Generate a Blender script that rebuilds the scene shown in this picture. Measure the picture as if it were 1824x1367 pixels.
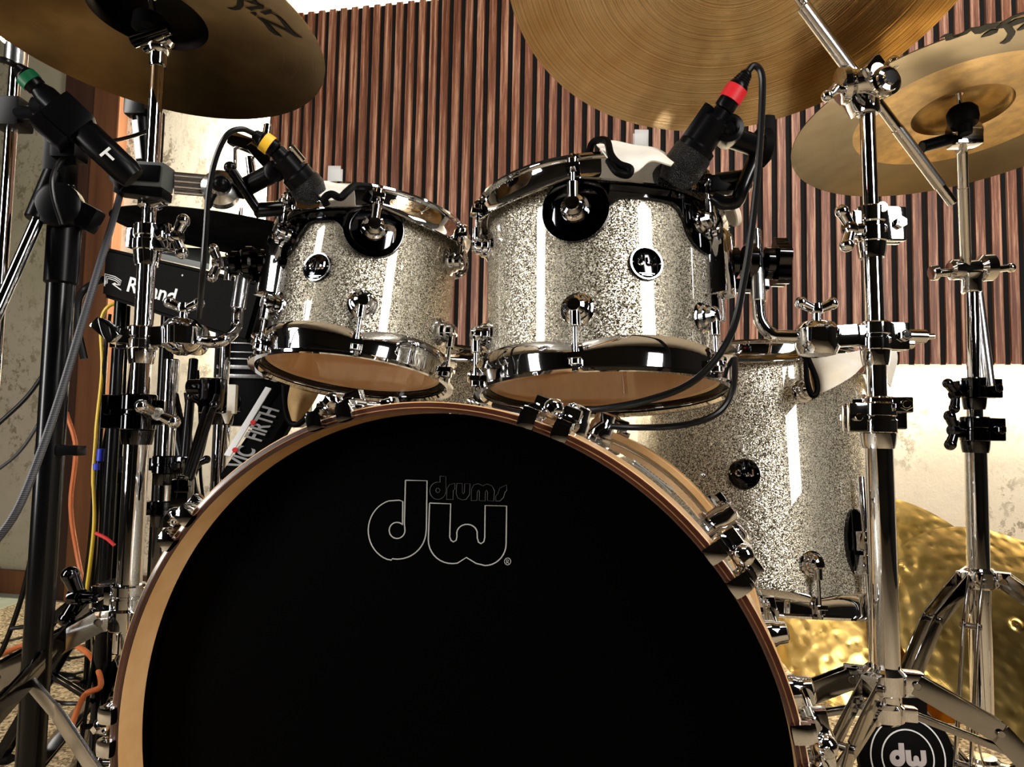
import bpy, bmesh, math, random
from mathutils import Vector, Matrix
random.seed(7)
PI = math.pi
V = Vector
for o in list(bpy.data.objects):
    bpy.data.objects.remove(o)
C = bpy.context.scene.collection

# ---------------------------------------------------------------- camera
F = 1317.0; CX = 912.0; CY = 683.5; H = 0.60
PITCH = math.radians(4.1); ROLL = math.radians(1.1)
r0 = V((1, 0, 0)); FW = V((0, math.cos(PITCH), math.sin(PITCH))); u0 = V((0, -math.sin(PITCH), math.cos(PITCH)))
RT = r0 * math.cos(ROLL) + u0 * math.sin(ROLL); UP = u0 * math.cos(ROLL) - r0 * math.sin(ROLL)
CAM = V((0, 0, H))
cd = bpy.data.cameras.new('camera'); cam = bpy.data.objects.new('camera', cd); C.objects.link(cam)
cd.sensor_width = 36; cd.lens = F * 36 / 1824; cd.clip_start = 0.02; cd.clip_end = 50
M = Matrix.Identity(4)
for i in range(3):
    M[i][0] = RT[i]; M[i][1] = UP[i]; M[i][2] = -FW[i]; M[i][3] = CAM[i]
cam.matrix_world = M
bpy.context.scene.camera = cam

# ---------------------------------------------------------------- light and exposure
sc = bpy.context.scene
sc.view_settings.view_transform = 'Standard'; sc.view_settings.look = 'None'
sc.view_settings.exposure = 0.15; sc.view_settings.gamma = 1; sc.view_settings.use_curve_mapping = False
w = bpy.data.worlds.new('studio_air'); sc.world = w; w.use_nodes = True
w.node_tree.nodes['Background'].inputs[0].default_value = (1.0, 0.95, 0.9, 1)
w.node_tree.nodes['Background'].inputs[1].default_value = 0.012

def area(name, loc, target, sx, sy, power, col=(1, 0.97, 0.93), spread=PI):
    l = bpy.data.lights.new(name, 'AREA'); l.shape = 'RECTANGLE'; l.size = sx; l.size_y = sy
    l.energy = power; l.color = col; l.spread = spread
    o = bpy.data.objects.new(name, l); C.objects.link(o); o.location = loc
    o.rotation_euler = (V(target) - V(loc)).to_track_quat('-Z', 'Y').to_euler()
    return o
# tall lamps of the room (left and right of the photographer), and unseen ceiling lights added as fill
area('tall_lamp', (-1.62, 0.20, 1.15), (0, 1.0, 0.8), 0.30, 1.5, 27)
area('tall_lamp', (1.15, -0.42, 1.50), (0.1, 1.0, 0.7), 0.40, 1.1, 30)
area('ceiling_fill', (0.35, 0.35, 2.35), (0.5, 1.6, 0.4), 1.0, 0.3, 12)
area('ceiling_fill', (1.0, 1.2, 2.45), (1.0, 1.4, 0.0), 0.5, 0.3, 9)

# ---------------------------------------------------------------- geometry helpers
def at(px, py, Y):
    d = FW + RT * ((px - CX) / F) + UP * ((CY - py) / F)
    return CAM + d * (Y / d.y)
def ray(px, py):
    return (FW + RT * ((px - CX) / F) + UP * ((CY - py) / F)).normalized()
def on_plane(px, py, c, n):
    d = ray(px, py); t = (c - CAM).dot(n) / d.dot(n)
    return CAM + d * t
def frame(n):
    n = V(n).normalized(); e1 = V((0, -1, 0)) if abs(n.y) < 0.9 else V((0, 0, 1))
    e1 = (e1 - n * e1.dot(n)).normalized(); e2 = n.cross(e1)
    return e1, e2, n
def spline(pts, k=8):
    pts = [V(p) for p in pts]
    if len(pts) < 3: return pts
    P = [pts[0] * 2 - pts[1]] + pts + [pts[-1] * 2 - pts[-2]]; out = []
    for i in range(1, len(P) - 2):
        a, b, c, d = P[i - 1:i + 3]
        for j in range(k):
            t = j / k
            out.append(0.5 * (2 * b + (c - a) * t + (2 * a - 5 * b + 4 * c - d) * t * t + (3 * b - a - 3 * c + d) * t ** 3))
    out.append(pts[-1]); return out

class MB:
    def __init__(s): s.bm = bmesh.new()
    def ring(s, c, e1, e2, r, n):
        return [s.bm.verts.new(c + e1 * (r * math.cos(2 * PI * i / n)) + e2 * (r * math.sin(2 * PI * i / n))) for i in range(n)]
    def bridge(s, a, b):
        n = len(a)
        for i in range(n): s.bm.faces.new((a[i], a[(i + 1) % n], b[(i + 1) % n], b[i]))
    def lathe(s, c, n, prof, seg=40, cap=True):
        """prof: (height, radius) pairs along axis n"""
        c = V(c); e1, e2, n = frame(n); rs = []
        for h, r in prof: rs.append(s.ring(c + n * h, e1, e2, max(r, 1e-5), seg))
        for a, b in zip(rs, rs[1:]): s.bridge(a, b)
        if cap:
            s.bm.faces.new(rs[0][::-1]); s.bm.faces.new(rs[-1])
        return s
    def lathe_loop(s, c, n, prof, seg=72):
        c = V(c); e1, e2, n = frame(n); rs = []
        for h, r in prof: rs.append(s.ring(c + n * h, e1, e2, r, seg))
        for i in range(len(rs)): s.bridge(rs[i], rs[(i + 1) % len(rs)])
        return s
    def cyl(s, a, b, r, r2=None, seg=20, ch=0.0):
        a = V(a); b = V(b); L = (b - a).length; r2 = r if r2 is None else r2
        ch = ch or min(0.12 * min(r, r2), L * .2)
        return s.lathe(a, b - a, [(0, r - ch), (ch, r), (L - ch, r2), (L, r2 - ch)], seg)
    def tube(s, pts, r, seg=10, k=8, sm=True):
        pts = spline(pts, k) if sm else [V(p) for p in pts]
        t = (pts[1] - pts[0]).normalized(); e1 = t.orthogonal().normalized(); rs = []
        for i, p in enumerate(pts):
            t = (pts[min(i + 1, len(pts) - 1)] - pts[max(i - 1, 0)]).normalized()
            e1 = (e1 - t * e1.dot(t)).normalized(); e2 = t.cross(e1)
            rs.append(s.ring(p, e1, e2, r, seg))
        for a, b in zip(rs, rs[1:]): s.bridge(a, b)
        s.bm.faces.new(rs[0][::-1]); s.bm.faces.new(rs[-1]); return s
    def box(s, c, x, y, z, sx, sy, sz, bev=0.0):
        c = V(c); x = V(x).normalized(); y = V(y); y = (y - x * y.dot(x)).normalized(); z = x.cross(y) if z is None else V(z).normalized()
        b = bmesh.new(); bmesh.ops.create_cube(b, size=1)
        for v in b.verts: v.co = V((v.co.x * sx, v.co.y * sy, v.co.z * sz))
        if bev: bmesh.ops.bevel(b, geom=b.edges[:] , offset=bev, segments=2, affect='EDGES', profile=.7)
        m = {}
        for v in b.verts: m[v] = s.bm.verts.new(c + x * v.co.x + y * v.co.y + z * v.co.z)
        for f in b.faces: s.bm.faces.new([m[v] for v in f.verts])
        b.free(); return s
    def bar(s, a, b, side, w, t, bev=0.0):
        """flat bar from a to b, width w along side, thickness t"""
        a = V(a); b = V(b); return s.box((a + b) / 2, b - a, side, None, (b - a).length + t * .5, w, t, bev or min(w, t) * .2)
    def sph(s, c, r, n=None, sz=1.0, seg=20):
        k = 9; return s.lathe(c, n or (0, 0, 1), [(-r * sz * math.cos(PI * i / k), r * math.sin(PI * i / k)) for i in range(k + 1)], seg)
    def poly(s, pts, n, t):
        n = V(n).normalized(); a = [s.bm.verts.new(V(p)) for p in pts]; b = [s.bm.verts.new(V(p) + n * t) for p in pts]
        s.bridge(a, b); s.bm.faces.new(a[::-1]); f = s.bm.faces.new(b)
        return s
    def grid(s, rows, t=0.0, closed=False):
        """rows of points -> sheet with thickness t"""
        R = [[s.bm.verts.new(V(p)) for p in r] for r in rows]; fs = []
        for a, b in zip(R, R[1:]):
            n = len(a)
            for i in range(n if closed else n - 1): fs.append(s.bm.faces.new((a[i], a[(i + 1) % n], b[(i + 1) % n], b[i])))
        if t:
            bmesh.ops.recalc_face_normals(s.bm, faces=fs)
            bmesh.ops.solidify(s.bm, geom=fs, thickness=t)
        return s
    def build(s, name, mat, parent=None, smooth=35, flip=True):
        bm = s.bm
        if flip: bmesh.ops.recalc_face_normals(bm, faces=bm.faces[:])
        for f in bm.faces: f.smooth = bool(smooth)
        if smooth:
            lim = math.radians(smooth)
            for e in bm.edges:
                if len(e.link_faces) == 2 and e.calc_face_angle(0) > lim: e.smooth = False
        me = bpy.data.meshes.new(name); bm.to_mesh(me); bm.free()
        me.materials.append(mat); o = bpy.data.objects.new(name, me); C.objects.link(o)
        if parent is not None:
            o.parent = parent
            if parent.type == 'EMPTY': o.matrix_parent_inverse = Matrix.Translation(-parent.location)
        return o
def tag(o, label, cat, group=None, kind=None):
    o['label'] = label; o['category'] = cat
    if group: o['group'] = group
    if kind: o['kind'] = kind
    return o
def thing(name, loc, label, cat, group=None):
    o = bpy.data.objects.new(name, None); o.empty_display_size = 0.05; o.location = loc; C.objects.link(o)
    return tag(o, label, cat, group)
def struct(o, label=None):
    o['kind'] = 'structure'
    if label: o['label'] = label
    return o

# ---------------------------------------------------------------- materials
def mat(name, col=(.5, .5, .5), rough=.5, metal=0., **kw):
    m = bpy.data.materials.new(name); m.use_nodes = True; b = m.node_tree.nodes['Principled BSDF']
    b.inputs['Base Color'].default_value = (*col, 1); b.inputs['Roughness'].default_value = rough; b.inputs['Metallic'].default_value = metal
    for k, v in kw.items(): b.inputs[k.replace('_', ' ')].default_value = v
    return m
class N:
    def __init__(s, m): s.m = m; s.t = m.node_tree; s.b = s.t.nodes['Principled BSDF']
    def n(s, ty, **kw):
        x = s.t.nodes.new(ty)
        for k, v in kw.items():
            if k.startswith('i_'):
                key = k[2:].replace('_', ' '); x.inputs[int(key) if key.isdigit() else key].default_value = v
            else: setattr(x, k, v)
        return x
    def l(s, a, b): s.t.links.new(a, b)
    def coord(s, scale=(1, 1, 1)):
        c = s.n('ShaderNodeTexCoord'); mp = s.n('ShaderNodeMapping'); mp.inputs['Scale'].default_value = scale
        s.l(c.outputs['Object'], mp.inputs[0]); return mp.outputs[0]
    def noise(s, sc, scale=(1, 1, 1), detail=4, rough=.6, co=None):
        x = s.n('ShaderNodeTexNoise'); x.inputs['Scale'].default_value = sc; x.inputs['Detail'].default_value = detail; x.inputs['Roughness'].default_value = rough
        s.l(co or s.coord(scale), x.inputs['Vector']); return x.outputs['Fac']
    def ramp(s, fac, stops, interp='LINEAR'):
        r = s.n('ShaderNodeValToRGB'); e = r.color_ramp; e.interpolation = interp
        while len(e.elements) < len(stops): e.elements.new(.5)
        for q, (p, c) in zip(e.elements, stops): q.position = p; q.color = (*c, 1) if len(c) == 3 else c
        s.l(fac, r.inputs[0]); return r.outputs[0]
    def mix(s, fac, a, b, mode='MIX'):
        x = s.n('ShaderNodeMix'); x.data_type = 'RGBA'; x.blend_type = mode
        for val, i in ((fac, 0), (a, 6), (b, 7)):
            if isinstance(val, (int, float)): x.inputs[i].default_value = val
            elif isinstance(val, tuple): x.inputs[i].default_value = (*val, 1)
            else: s.l(val, x.inputs[i])
        return x.outputs[2]
    def base(s, c): s.l(c, s.b.inputs['Base Color'])
    def bump(s, h, st, dist=.001):
        x = s.n('ShaderNodeBump'); x.inputs['Strength'].default_value = st; x.inputs['Distance'].default_value = dist
        s.l(h, x.inputs['Height']); s.l(x.outputs[0], s.b.inputs['Normal']); return x

chrome = mat('chrome', (.70, .70, .72), .04, 1.)
chrome_leg = mat('darkened_chrome', (.30, .29, .28), .10, 1.)  # chrome of the legs, darker reflections put into its colour
chrome_b = mat('brushed_chrome', (.72, .71, .70), .22, 1.)
q = N(chrome_b); q.bump(q.noise(420, (1, 1, .15)), .25, .0004)
nickel = mat('black_nickel', (.05, .05, .055), .07, 1.)
black = mat('black_plastic', (.0025, .0025, .003), .3, Specular_IOR_Level=.10)
blackm = mat('black_metal', (.002, .002, .0025), .22, Specular_IOR_Level=.3)
rubber = mat('black_rubber', (.0025, .0025, .0025), .6, Specular_IOR_Level=.05)
cable_m = mat('cable_rubber', (.003, .003, .003), .3, Specular_IOR_Level=.3)
braid = mat('braided_cable', (.03, .03, .032), .4)
q = N(braid); wv = q.n('ShaderNodeTexWave', bands_direction='Z'); wv.inputs['Scale'].default_value = 170; q.l(q.coord(), wv.inputs[0])
q.base(q.ramp(wv.outputs['Fac'], [(.3, (.005, .005, .006)), (.8, (.09, .09, .10))]))
mesh_m = mat('wire_mesh_black', (.01, .01, .01), .35, .6)
q = N(mesh_m); vo = q.n('ShaderNodeTexVoronoi'); vo.inputs['Scale'].default_value = 700; q.l(q.coord(), vo.inputs[0]); q.bump(vo.outputs['Distance'], 1., .002)

def glitter():
    m = mat('glitter_lacquer', (.8, .78, .7), .35, .55, Coat_Weight=1., Coat_Roughness=.015); q = N(m)
    vo = q.n('ShaderNodeTexVoronoi'); vo.inputs['Scale'].default_value = 900; q.l(q.coord(), vo.inputs[0])
    sep = q.n('ShaderNodeSeparateColor'); q.l(vo.outputs['Color'], sep.inputs[0])
    col = q.ramp(sep.outputs[0], [(0, (.012, .01, .006)), (.25, (.08, .065, .04)), (.5, (.36, .31, .21)), (.75, (.8, .73, .57)), (1, (1, .96, .86))])
    q.base(col)
    g = q.n('ShaderNodeNewGeometry'); sub = q.n('ShaderNodeVectorMath', operation='SUBTRACT'); sub.inputs[1].default_value = (.5, .5, .5)
    q.l(vo.outputs['Color'], sub.inputs[0]); scl = q.n('ShaderNodeVectorMath', operation='SCALE'); scl.inputs['Scale'].default_value = .55; q.l(sub.outputs[0], scl.inputs[0])
    ad = q.n('ShaderNodeVectorMath', operation='ADD'); q.l(g.outputs['Normal'], ad.inputs[0]); q.l(scl.outputs[0], ad.inputs[1])
    nn = q.n('ShaderNodeVectorMath', operation='NORMALIZE'); q.l(ad.outputs[0], nn.inputs[0]); q.l(nn.outputs[0], q.b.inputs['Normal'])
    q.l(g.outputs['Normal'], q.b.inputs['Coat Normal'])
    return m
glit = glitter()
def wood(name, a, b, sc=30, scale=(1, 1, .06), rough=.4, coat=.2):
    m = mat(name, a, rough, Coat_Weight=coat, Coat_Roughness=.1); q = N(m)
    q.base(q.ramp(q.noise(sc, scale, 5, .65), [(.3, a), (.7, b)])); return m
maple = wood('maple_interior', (.88, .56, .33), (.98, .72, .48), 30, (1, 1, .2), .3)
hoopw = wood('maple_hoop', (.62, .33, .12), (.85, .53, .25), 45, (.25, .25, .25), .3, .4)
inlay = wood('dark_inlay', (.022, .005, .003), (.07, .02, .01), 40, (.3, .3, .3), .25, .5)
headb = mat('black_drum_head', (.0003, .0003, .0003), .6, Specular_IOR_Level=.02)
outl = mat('grey_print', (.38, .38, .36), .5)
headw = mat('coated_head', (.85, .83, .78), .5); _t = headw.node_tree; _tr = _t.nodes.new('ShaderNodeBsdfTranslucent'); _tr.inputs[0].default_value = (.95, .9, .8, 1); _mx = _t.nodes.new('ShaderNodeMixShader'); _mx.inputs[0].default_value = .6
_t.links.new(_t.nodes['Principled BSDF'].outputs[0], _mx.inputs[1]); _t.links.new(_tr.outputs[0], _mx.inputs[2]); _t.links.new(_mx.outputs[0], _t.nodes['Material Output'].inputs[0])
def clear(name, tint=(1, 1, 1), mixf=.12, rough=.03):
    m = mat(name, tint, rough); t = m.node_tree; b = t.nodes['Principled BSDF']; out = t.nodes['Material Output']
    tr = t.nodes.new('ShaderNodeBsdfTransparent'); tr.inputs[0].default_value = (*tint, 1); gl = t.nodes.new('ShaderNodeBsdfGlossy'); gl.inputs['Roughness'].default_value = rough
    mx = t.nodes.new('ShaderNodeMixShader'); mx.inputs[0].default_value = mixf
    t.links.new(tr.outputs[0], mx.inputs[1]); t.links.new(gl.outputs[0], mx.inputs[2]); t.links.new(mx.outputs[0], out.inputs[0]); t.nodes.remove(b); return m
headc = clear('clear_drum_film', (.96, .95, .92), .07)
clearp = mat('clear_plastic', (.85, .85, .84), .15, Alpha=.55)
cloth = mat('cream_chamois', (.86, .74, .56), .8); q = N(cloth); q.base(q.ramp(q.noise(14), [(.3, (.9, .78, .6)), (.58, (1, .96, .86))])); q.bump(q.noise(160), .4, .001)
tan = mat('tan_chamois', (.30, .18, .07), .8); q = N(tan); q.base(q.ramp(q.noise(20), [(.3, (.22, .13, .045)), (.7, (.45, .29, .12))]))
edge = mat('black_binding', (.002, .002, .002), .5, Specular_IOR_Level=.05)
red = mat('red_tape', (.62, .012, .02), .45); yel = mat('yellow_tape', (.95, .55, .03), .45); grn = mat('green_tape', (.0, .1, .035), .4)
redc = mat('red_cable', (.6, .03, .03), .4); yelc = mat('yellow_cable', (.8, .55, .05), .4); orgc = mat('orange_cable', (.65, .17, .05), .4)
white = mat('white_print', (.85, .85, .84), .5); silver = mat('silver_print', (.6, .6, .6), .3, .6); grey = mat('grey_plastic', (.09, .1, .09), .45)
blue = mat('blue_band', (.02, .04, .5), .4)

def cymbal_mat(name, dark, light, inner=None, lathe=1., hammer=.3, rough=.28, hsc=28, ifrac=.62, aniso=.75):
    m = mat(name, light, rough, 1.); q = N(m); co = q.coord()
    ln = q.n('ShaderNodeVectorMath', operation='LENGTH'); q.l(co, ln.inputs[0])
    R = ln.outputs['Value']
    ring = q.n('ShaderNodeTexNoise'); ring.noise_dimensions = '1D'; ring.inputs['Scale'].default_value = 420; ring.inputs['Detail'].default_value = 3; q.l(R, ring.inputs['W'])
    n1 = q.noise(9, co=co, detail=3)
    col = q.ramp(n1, [(.3, dark), (.7, light)])
    rf = q.ramp(ring.outputs['Fac'], [(.36, (.62, .58, .52)), (.58, (1, 1, 1))])
    col = q.mix(lathe * .8, col, rf, 'MULTIPLY')
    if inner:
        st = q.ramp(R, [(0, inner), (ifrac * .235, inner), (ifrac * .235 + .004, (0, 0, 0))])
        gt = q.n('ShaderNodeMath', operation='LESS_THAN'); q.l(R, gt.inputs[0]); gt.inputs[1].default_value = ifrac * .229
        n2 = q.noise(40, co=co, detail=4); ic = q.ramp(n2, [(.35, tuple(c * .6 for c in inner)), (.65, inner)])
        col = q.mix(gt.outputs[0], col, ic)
    q.base(col); tg_ = q.n('ShaderNodeTangent', direction_type='RADIAL', axis='Z'); q.l(tg_.outputs[0], q.b.inputs['Tangent']); q.b.inputs['Anisotropic'].default_value = aniso
    vo = q.n('ShaderNodeTexVoronoi'); vo.feature = 'SMOOTH_F1'; vo.inputs['Scale'].default_value = hsc; q.l(co, vo.inputs[0])
    ad = q.n('ShaderNodeMath', operation='MULTIPLY_ADD'); q.l(vo.outputs['Distance'], ad.inputs[0]); ad.inputs[1].default_value = hammer * 4
    mu = q.n('ShaderNodeMath', operation='MULTIPLY'); q.l(ring.outputs['Fac'], mu.inputs[0]); mu.inputs[1].default_value = lathe * .5
    q.l(mu.outputs[0], ad.inputs[2]); q.bump(ad.outputs[0], .6, .0012); return m
cy_dark = cymbal_mat('shaded_bronze', (.15, .085, .03), (.27, .17, .06), (.003, .002, .002), .25, .05, .38, ifrac=.325)  # shade of the unlit underside put into the colour, near-black inside the bell
cy_ride = cymbal_mat('lathed_bronze', (.78, .50, .22), (1., .78, .44), None, 1., 1.2, .27, 26)
cy_right = cymbal_mat('traditional_bronze', (.13, .09, .04), (.19, .135, .06), (.58, .37, .13), .15, .2, .34, 30)
cy_ham = cymbal_mat('hammered_bronze', (.50, .31, .07), (.85, .58, .2), None, .15, .75, .24, 40, aniso=.3)
cy_blk = cymbal_mat('black_rubber_cymbal', (.004, .004, .004), (.02, .02, .022), None, .6, .0, .3)
cy_blk.node_tree.nodes['Principled BSDF'].inputs['Metallic'].default_value = 0
cy_blk.node_tree.nodes['Principled BSDF'].inputs['Specular IOR Level'].default_value = 0.; cy_blk.node_tree.nodes['Principled BSDF'].inputs['Roughness'].default_value = .6

def plaster(name, a, b, c, cov=.5):
    m = mat(name, a, .85); q = N(m)
    big = q.noise(1.6, detail=6); col = q.ramp(big, [(.35, a), (.65, b)])
    sp = q.noise(26, (1, 1, .8), detail=8, rough=.8); spm = q.ramp(sp, [(cov, (0, 0, 0)), (cov + .03, (1, 1, 1))])
    reg = q.ramp(q.noise(2.6, (1, 1, .6), 5), [(.42, (0, 0, 0)), (.58, (1, 1, 1))])
    f = q.mix(1., spm, reg, 'MULTIPLY'); col = q.mix(f, col, c); q.base(col); q.bump(sp, .35, .004); return m
pl_main = plaster('old_plaster', (.70, .61, .48), (.84, .76, .63), (.30, .25, .18), .525)
pl_left = plaster('green_grey_plaster', (.46, .42, .27), (.62, .55, .44), (.28, .24, .14), .53)
timber = wood('old_timber', (.10, .032, .01), (.22, .085, .03), 9, (1.5, 1.5, .12), .7, 0)
timber_d = wood('dark_timber', (.025, .008, .004), (.08, .03, .012), 9, (1.5, 1.5, .15), .7, 0)
slatm = mat('walnut_slat', (.3, .12, .06), .45); q = N(slatm)
n1 = q.noise(90, (1, 1, .03), 6, .75); n2 = q.noise(14, (1, 1, .2), 3)
c1 = q.ramp(n1, [(.36, (.07, .018, .008)), (.5, (.29, .10, .045)), (.6, (.66, .36, .22))])
q.base(q.mix(q.ramp(n2, [(.35, (0, 0, 0)), (.7, (.5, .5, .5))]), c1, (.14, .045, .022)))
felt = mat('black_felt', (.003, .003, .003), .95)
carpet = mat('beige_loop_carpet', (.5, .4, .25), .95); q = N(carpet)
vo = q.n('ShaderNodeTexVoronoi'); vo.inputs['Scale'].default_value = 170; q.l(q.coord(), vo.inputs[0])
sep = q.n('ShaderNodeSeparateColor'); q.l(vo.outputs['Color'], sep.inputs[0])
q.base(q.ramp(sep.outputs[0], [(0, (.10, .07, .035)), (.4, (.38, .28, .16)), (1, (.72, .58, .38))])); q.bump(vo.outputs['Distance'], 1., .004)
pale = mat('pale_green_lino', (.42, .46, .36), .5); q = N(pale); q.base(q.ramp(q.noise(5, (1, .3, 1)), [(.35, (.34, .36, .26)), (.65, (.5, .54, .44))]))
darkw = mat('dark_room_wall', (.012, .011, .010), .9)
ledm = mat('led', (1, .95, .8), .5); b = ledm.node_tree.nodes['Principled BSDF']; b.inputs['Emission Color'].default_value = (1, .93, .72, 1); b.inputs['Emission Strength'].default_value = 6

# ---------------------------------------------------------------- the room
TH = math.atan(.213); WT = V((math.cos(TH), -math.sin(TH), 0)); WN = V((-math.sin(TH), -math.cos(TH), 0))   # wall tangent, normal to the room
W0 = V((0, 2.32, 0))
def wp(s, z, out=0.): return W0 + WT * s + V((0, 0, z)) + WN * out
def wall_s(px, py):
    p = on_plane(px, py, W0, WN); return (p - W0).dot(WT), p.z
def wbox(mb, s0, s1, z0, z1, o0, o1, bev=0.):
    return mb.box(wp((s0 + s1) / 2, (z0 + z1) / 2, (o0 + o1) / 2), WT, (0, 0, 1), -WN if False else None, s1 - s0, z1 - z0, abs(o1 - o0), bev)
m = MB(); wbox(m, -1.46, 3.0, 0, 2.6, -.12, 0); struct(m.build('wall_back', pl_main, smooth=0))
m = MB(); wbox(m, -3.4, -1.69, 0, 2.6, -.14, -.02); struct(m.build('wall_left', pl_left, smooth=0))
m = MB(); wbox(m, -1.70, -1.555, 0, 2.6, -.10, .03, .004); struct(m.build('trim_1', timber_d, smooth=0))
m = MB(); wbox(m, -1.56, -1.45, 0, 2.6, -.10, .045, .006); struct(m.build('trim_2', timber, smooth=0))
m = MB(); wbox(m, -3.4, -1.70, 0, .085, -.03, .0, .003); struct(m.build('baseboard_left', timber, smooth=0))
m = MB(); wbox(m, -1.45, 3.0, 0, .10, -.01, .014, .003); struct(m.build('baseboard_back', timber_d, smooth=0))
m = MB(); m.box((0, 0.2, -.01), (1, 0, 0), (0, 1, 0), None, 6.4, 6.4, .02); struct(m.build('floor', carpet, smooth=0))
m = MB(); m.poly([wp(-3.4, .0, .0), wp(-1.72, .0, .0), wp(-1.62, 0, .35), wp(-3.2, 0, .35)], (0, 0, 1), .003); struct(m.build('trim_3', pale, smooth=0))
m = MB(); m.box((0, 0.2, 2.65), (1, 0, 0), (0, 1, 0), None, 6.4, 6.4, .1); struct(m.build('ceiling', darkw, smooth=0))
m = MB(); m.box((3.15, .2, 1.3), (1, 0, 0), (0, 1, 0), None, .1, 6.4, 2.6); struct(m.build('wall_right', darkw, smooth=0))
m = MB(); m.box((-3.15, .2, 1.3), (1, 0, 0), (0, 1, 0), None, .1, 6.4, 2.6); struct(m.build('wall_side', darkw, smooth=0))
m = MB(); m.box((0, -2.95, 1.3), (1, 0, 0), (0, 1, 0), None, 6.4, .1, 2.6); struct(m.build('wall_front', darkw, smooth=0))

# slat panel
sL, _ = wall_s(490, 330); _, zT = wall_s(560, 33); _, zB = wall_s(1700, 652)
sR = sL + 76 * .04
pn = thing('slat_panel', wp((sL + sR) / 2, zB, .02), 'large walnut slat acoustic panel mounted on the wall behind the drums', 'wall panel')
m = MB(); wbox(m, sL - .012, sR, zB, zT, .022, .031); m.build('felt_backing', felt, pn, 0)
m = MB()
for i in range(76): wbox(m, sL + i * .04 + .0, sL + i * .04 + .0238, zB, zT, .031, .043, .0012)
m.build('slats', slatm, pn, 0)
for px, py in ((780, 32), (822, 30)):
    s_, z_ = wall_s(px, py); m = MB(); m.sph(wp(s_ , z_, .033), .0035); m.build('screw', white, pn)
def led(name, s0, s1, z0, z1, label, tgt, power):
    t = thing(name, wp((s0 + s1) / 2, (z0 + z1) / 2, .01), label, 'led strip light', 'light strips around the slat panel')
    m = MB(); wbox(m, s0, s1, z0, z1, .004, .014); m.build('diffuser', ledm, t, 0)
    o = area('strip_light', wp((s0 + s1) / 2, (z0 + z1) / 2, .03), wp(*tgt, -.1), 1, 1, power, (1, .93, .74))
    o.data.size = max(s1 - s0, .02); o.data.size_y = max(z1 - z0, .02); return o
def strip(s, z, ds, dz, size, power, vertical=False):
    """lamp strip tucked at the panel edge, shining along the wall away from it"""
    l = bpy.data.lights.new('strip_light', 'AREA'); l.shape = 'RECTANGLE'; l.energy = power; l.color = (1, .92, .70); l.size = size; l.size_y = .02
    o = bpy.data.objects.new('strip_light', l); C.objects.link(o)
    d = (WT * ds + V((0, 0, dz)) - WN * .25).normalized()
    x = V((0, 0, 1)) if vertical else WT
    x = (x - d * x.dot(d)).normalized(); y = (-d).cross(x)
    mt = Matrix.Identity(4)
    for i in range(3): mt[i][0] = x[i]; mt[i][1] = y[i]; mt[i][2] = -d[i]; mt[i][3] = wp(s, z, .022)[i]
    o.matrix_world = mt
for nm, a, lab in (('led_strip', (sL, sR, zB - .012, zB - .004), 'warm white light strip tucked under the bottom edge of the slat panel'),
                   ('led_strip', (sL, sR, zT + .004, zT + .012), 'warm white light strip along the top edge of the slat panel'),
                   ('led_strip', (sL - .026, sL - .018, zB, zT), 'warm white light strip up the left edge of the slat panel')):
    m = MB(); wbox(m, *a, .002, .008); tag(m.build(nm, ledm, None, 0), lab, 'light strip')
strip((sL + sR) / 2, zB - .012, 0, -1, sR - sL, 30)
strip((sL + sR) / 2, zT + .012, 0, 1, sR - sL, 30)
strip(sL - .03, (zB + zT) / 2, -1, 0, zT - zB, 27, True)

# ---------------------------------------------------------------- small hardware
def bolt(mb, p, n, r=.005, L=.008): mb.cyl(p, V(p) + V(n).normalized() * L, r, seg=6); return mb
def wing(p, n, side, parent, s=1., m=None):
    """wing nut: stem from p along n with two lobes along side"""
    n = V(n).normalized(); side = V(side); side = (side - n * side.dot(n)).normalized(); mb = MB()
    mb.cyl(p, p + n * .022 * s, .0055 * s); mb.lathe(p + n * .010 * s, n, [(0, .007 * s), (.004 * s, .0085 * s), (.012 * s, .007 * s)], 16)
    for k in (-1, 1):
        a = p + n * .014 * s; b = a + side * k * .019 * s + n * .009 * s
        mb.cyl(a, b, .0055 * s, .0072 * s, 12); mb.sph(b, .0078 * s)
    return mb.build('wing_nut', m or chrome, parent)
def clamp(p, r, parent, side=(1, 0, 0), h=.034, s=1., m=None, wside=None, wn=True, name='clamp'):
    """hinged tube clamp round a vertical tube of radius r"""
    m = m or chrome; p = V(p); side = V(side).normalized(); up = V((0, 0, 1)); f = side.cross(up)
    mb = MB(); R = r + .006
    mb.lathe(p - up * h / 2, up, [(0, R - .002), (.002, R), (h * .42, R), (h * .46, R - .0015), (h * .54, R - .0015), (h * .58, R), (h - .002, R), (h, R - .002)], 28)
    c = p + side * (R + .006)
    for k in (-1, 1): mb.box(c + f * k * .007, side, up, None, .024 * s, h * .92, .009, .002)
    mb.cyl(c - f * .02 + side * .004, c + f * .02 + side * .004, .0045); bolt(mb, c + f * .013 + side * .004, f, .0075, .006)
    mb.box(p - side * (R + .003), side, up, None, .012, h * .7, .018, .002)
    mb.lathe(p - up * (h / 2 + .018), up, [(0, r + .002), (.006, r + .0035), (.018, R - .001)], 28)
    o = mb.build(name, m, parent)
    if wn: wing(c - f * .018 + side * .004 if wside is None else c + V(wside) * .018, -f if wside is None else wside, side + up * .6, o, s, m)
    return o
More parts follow.
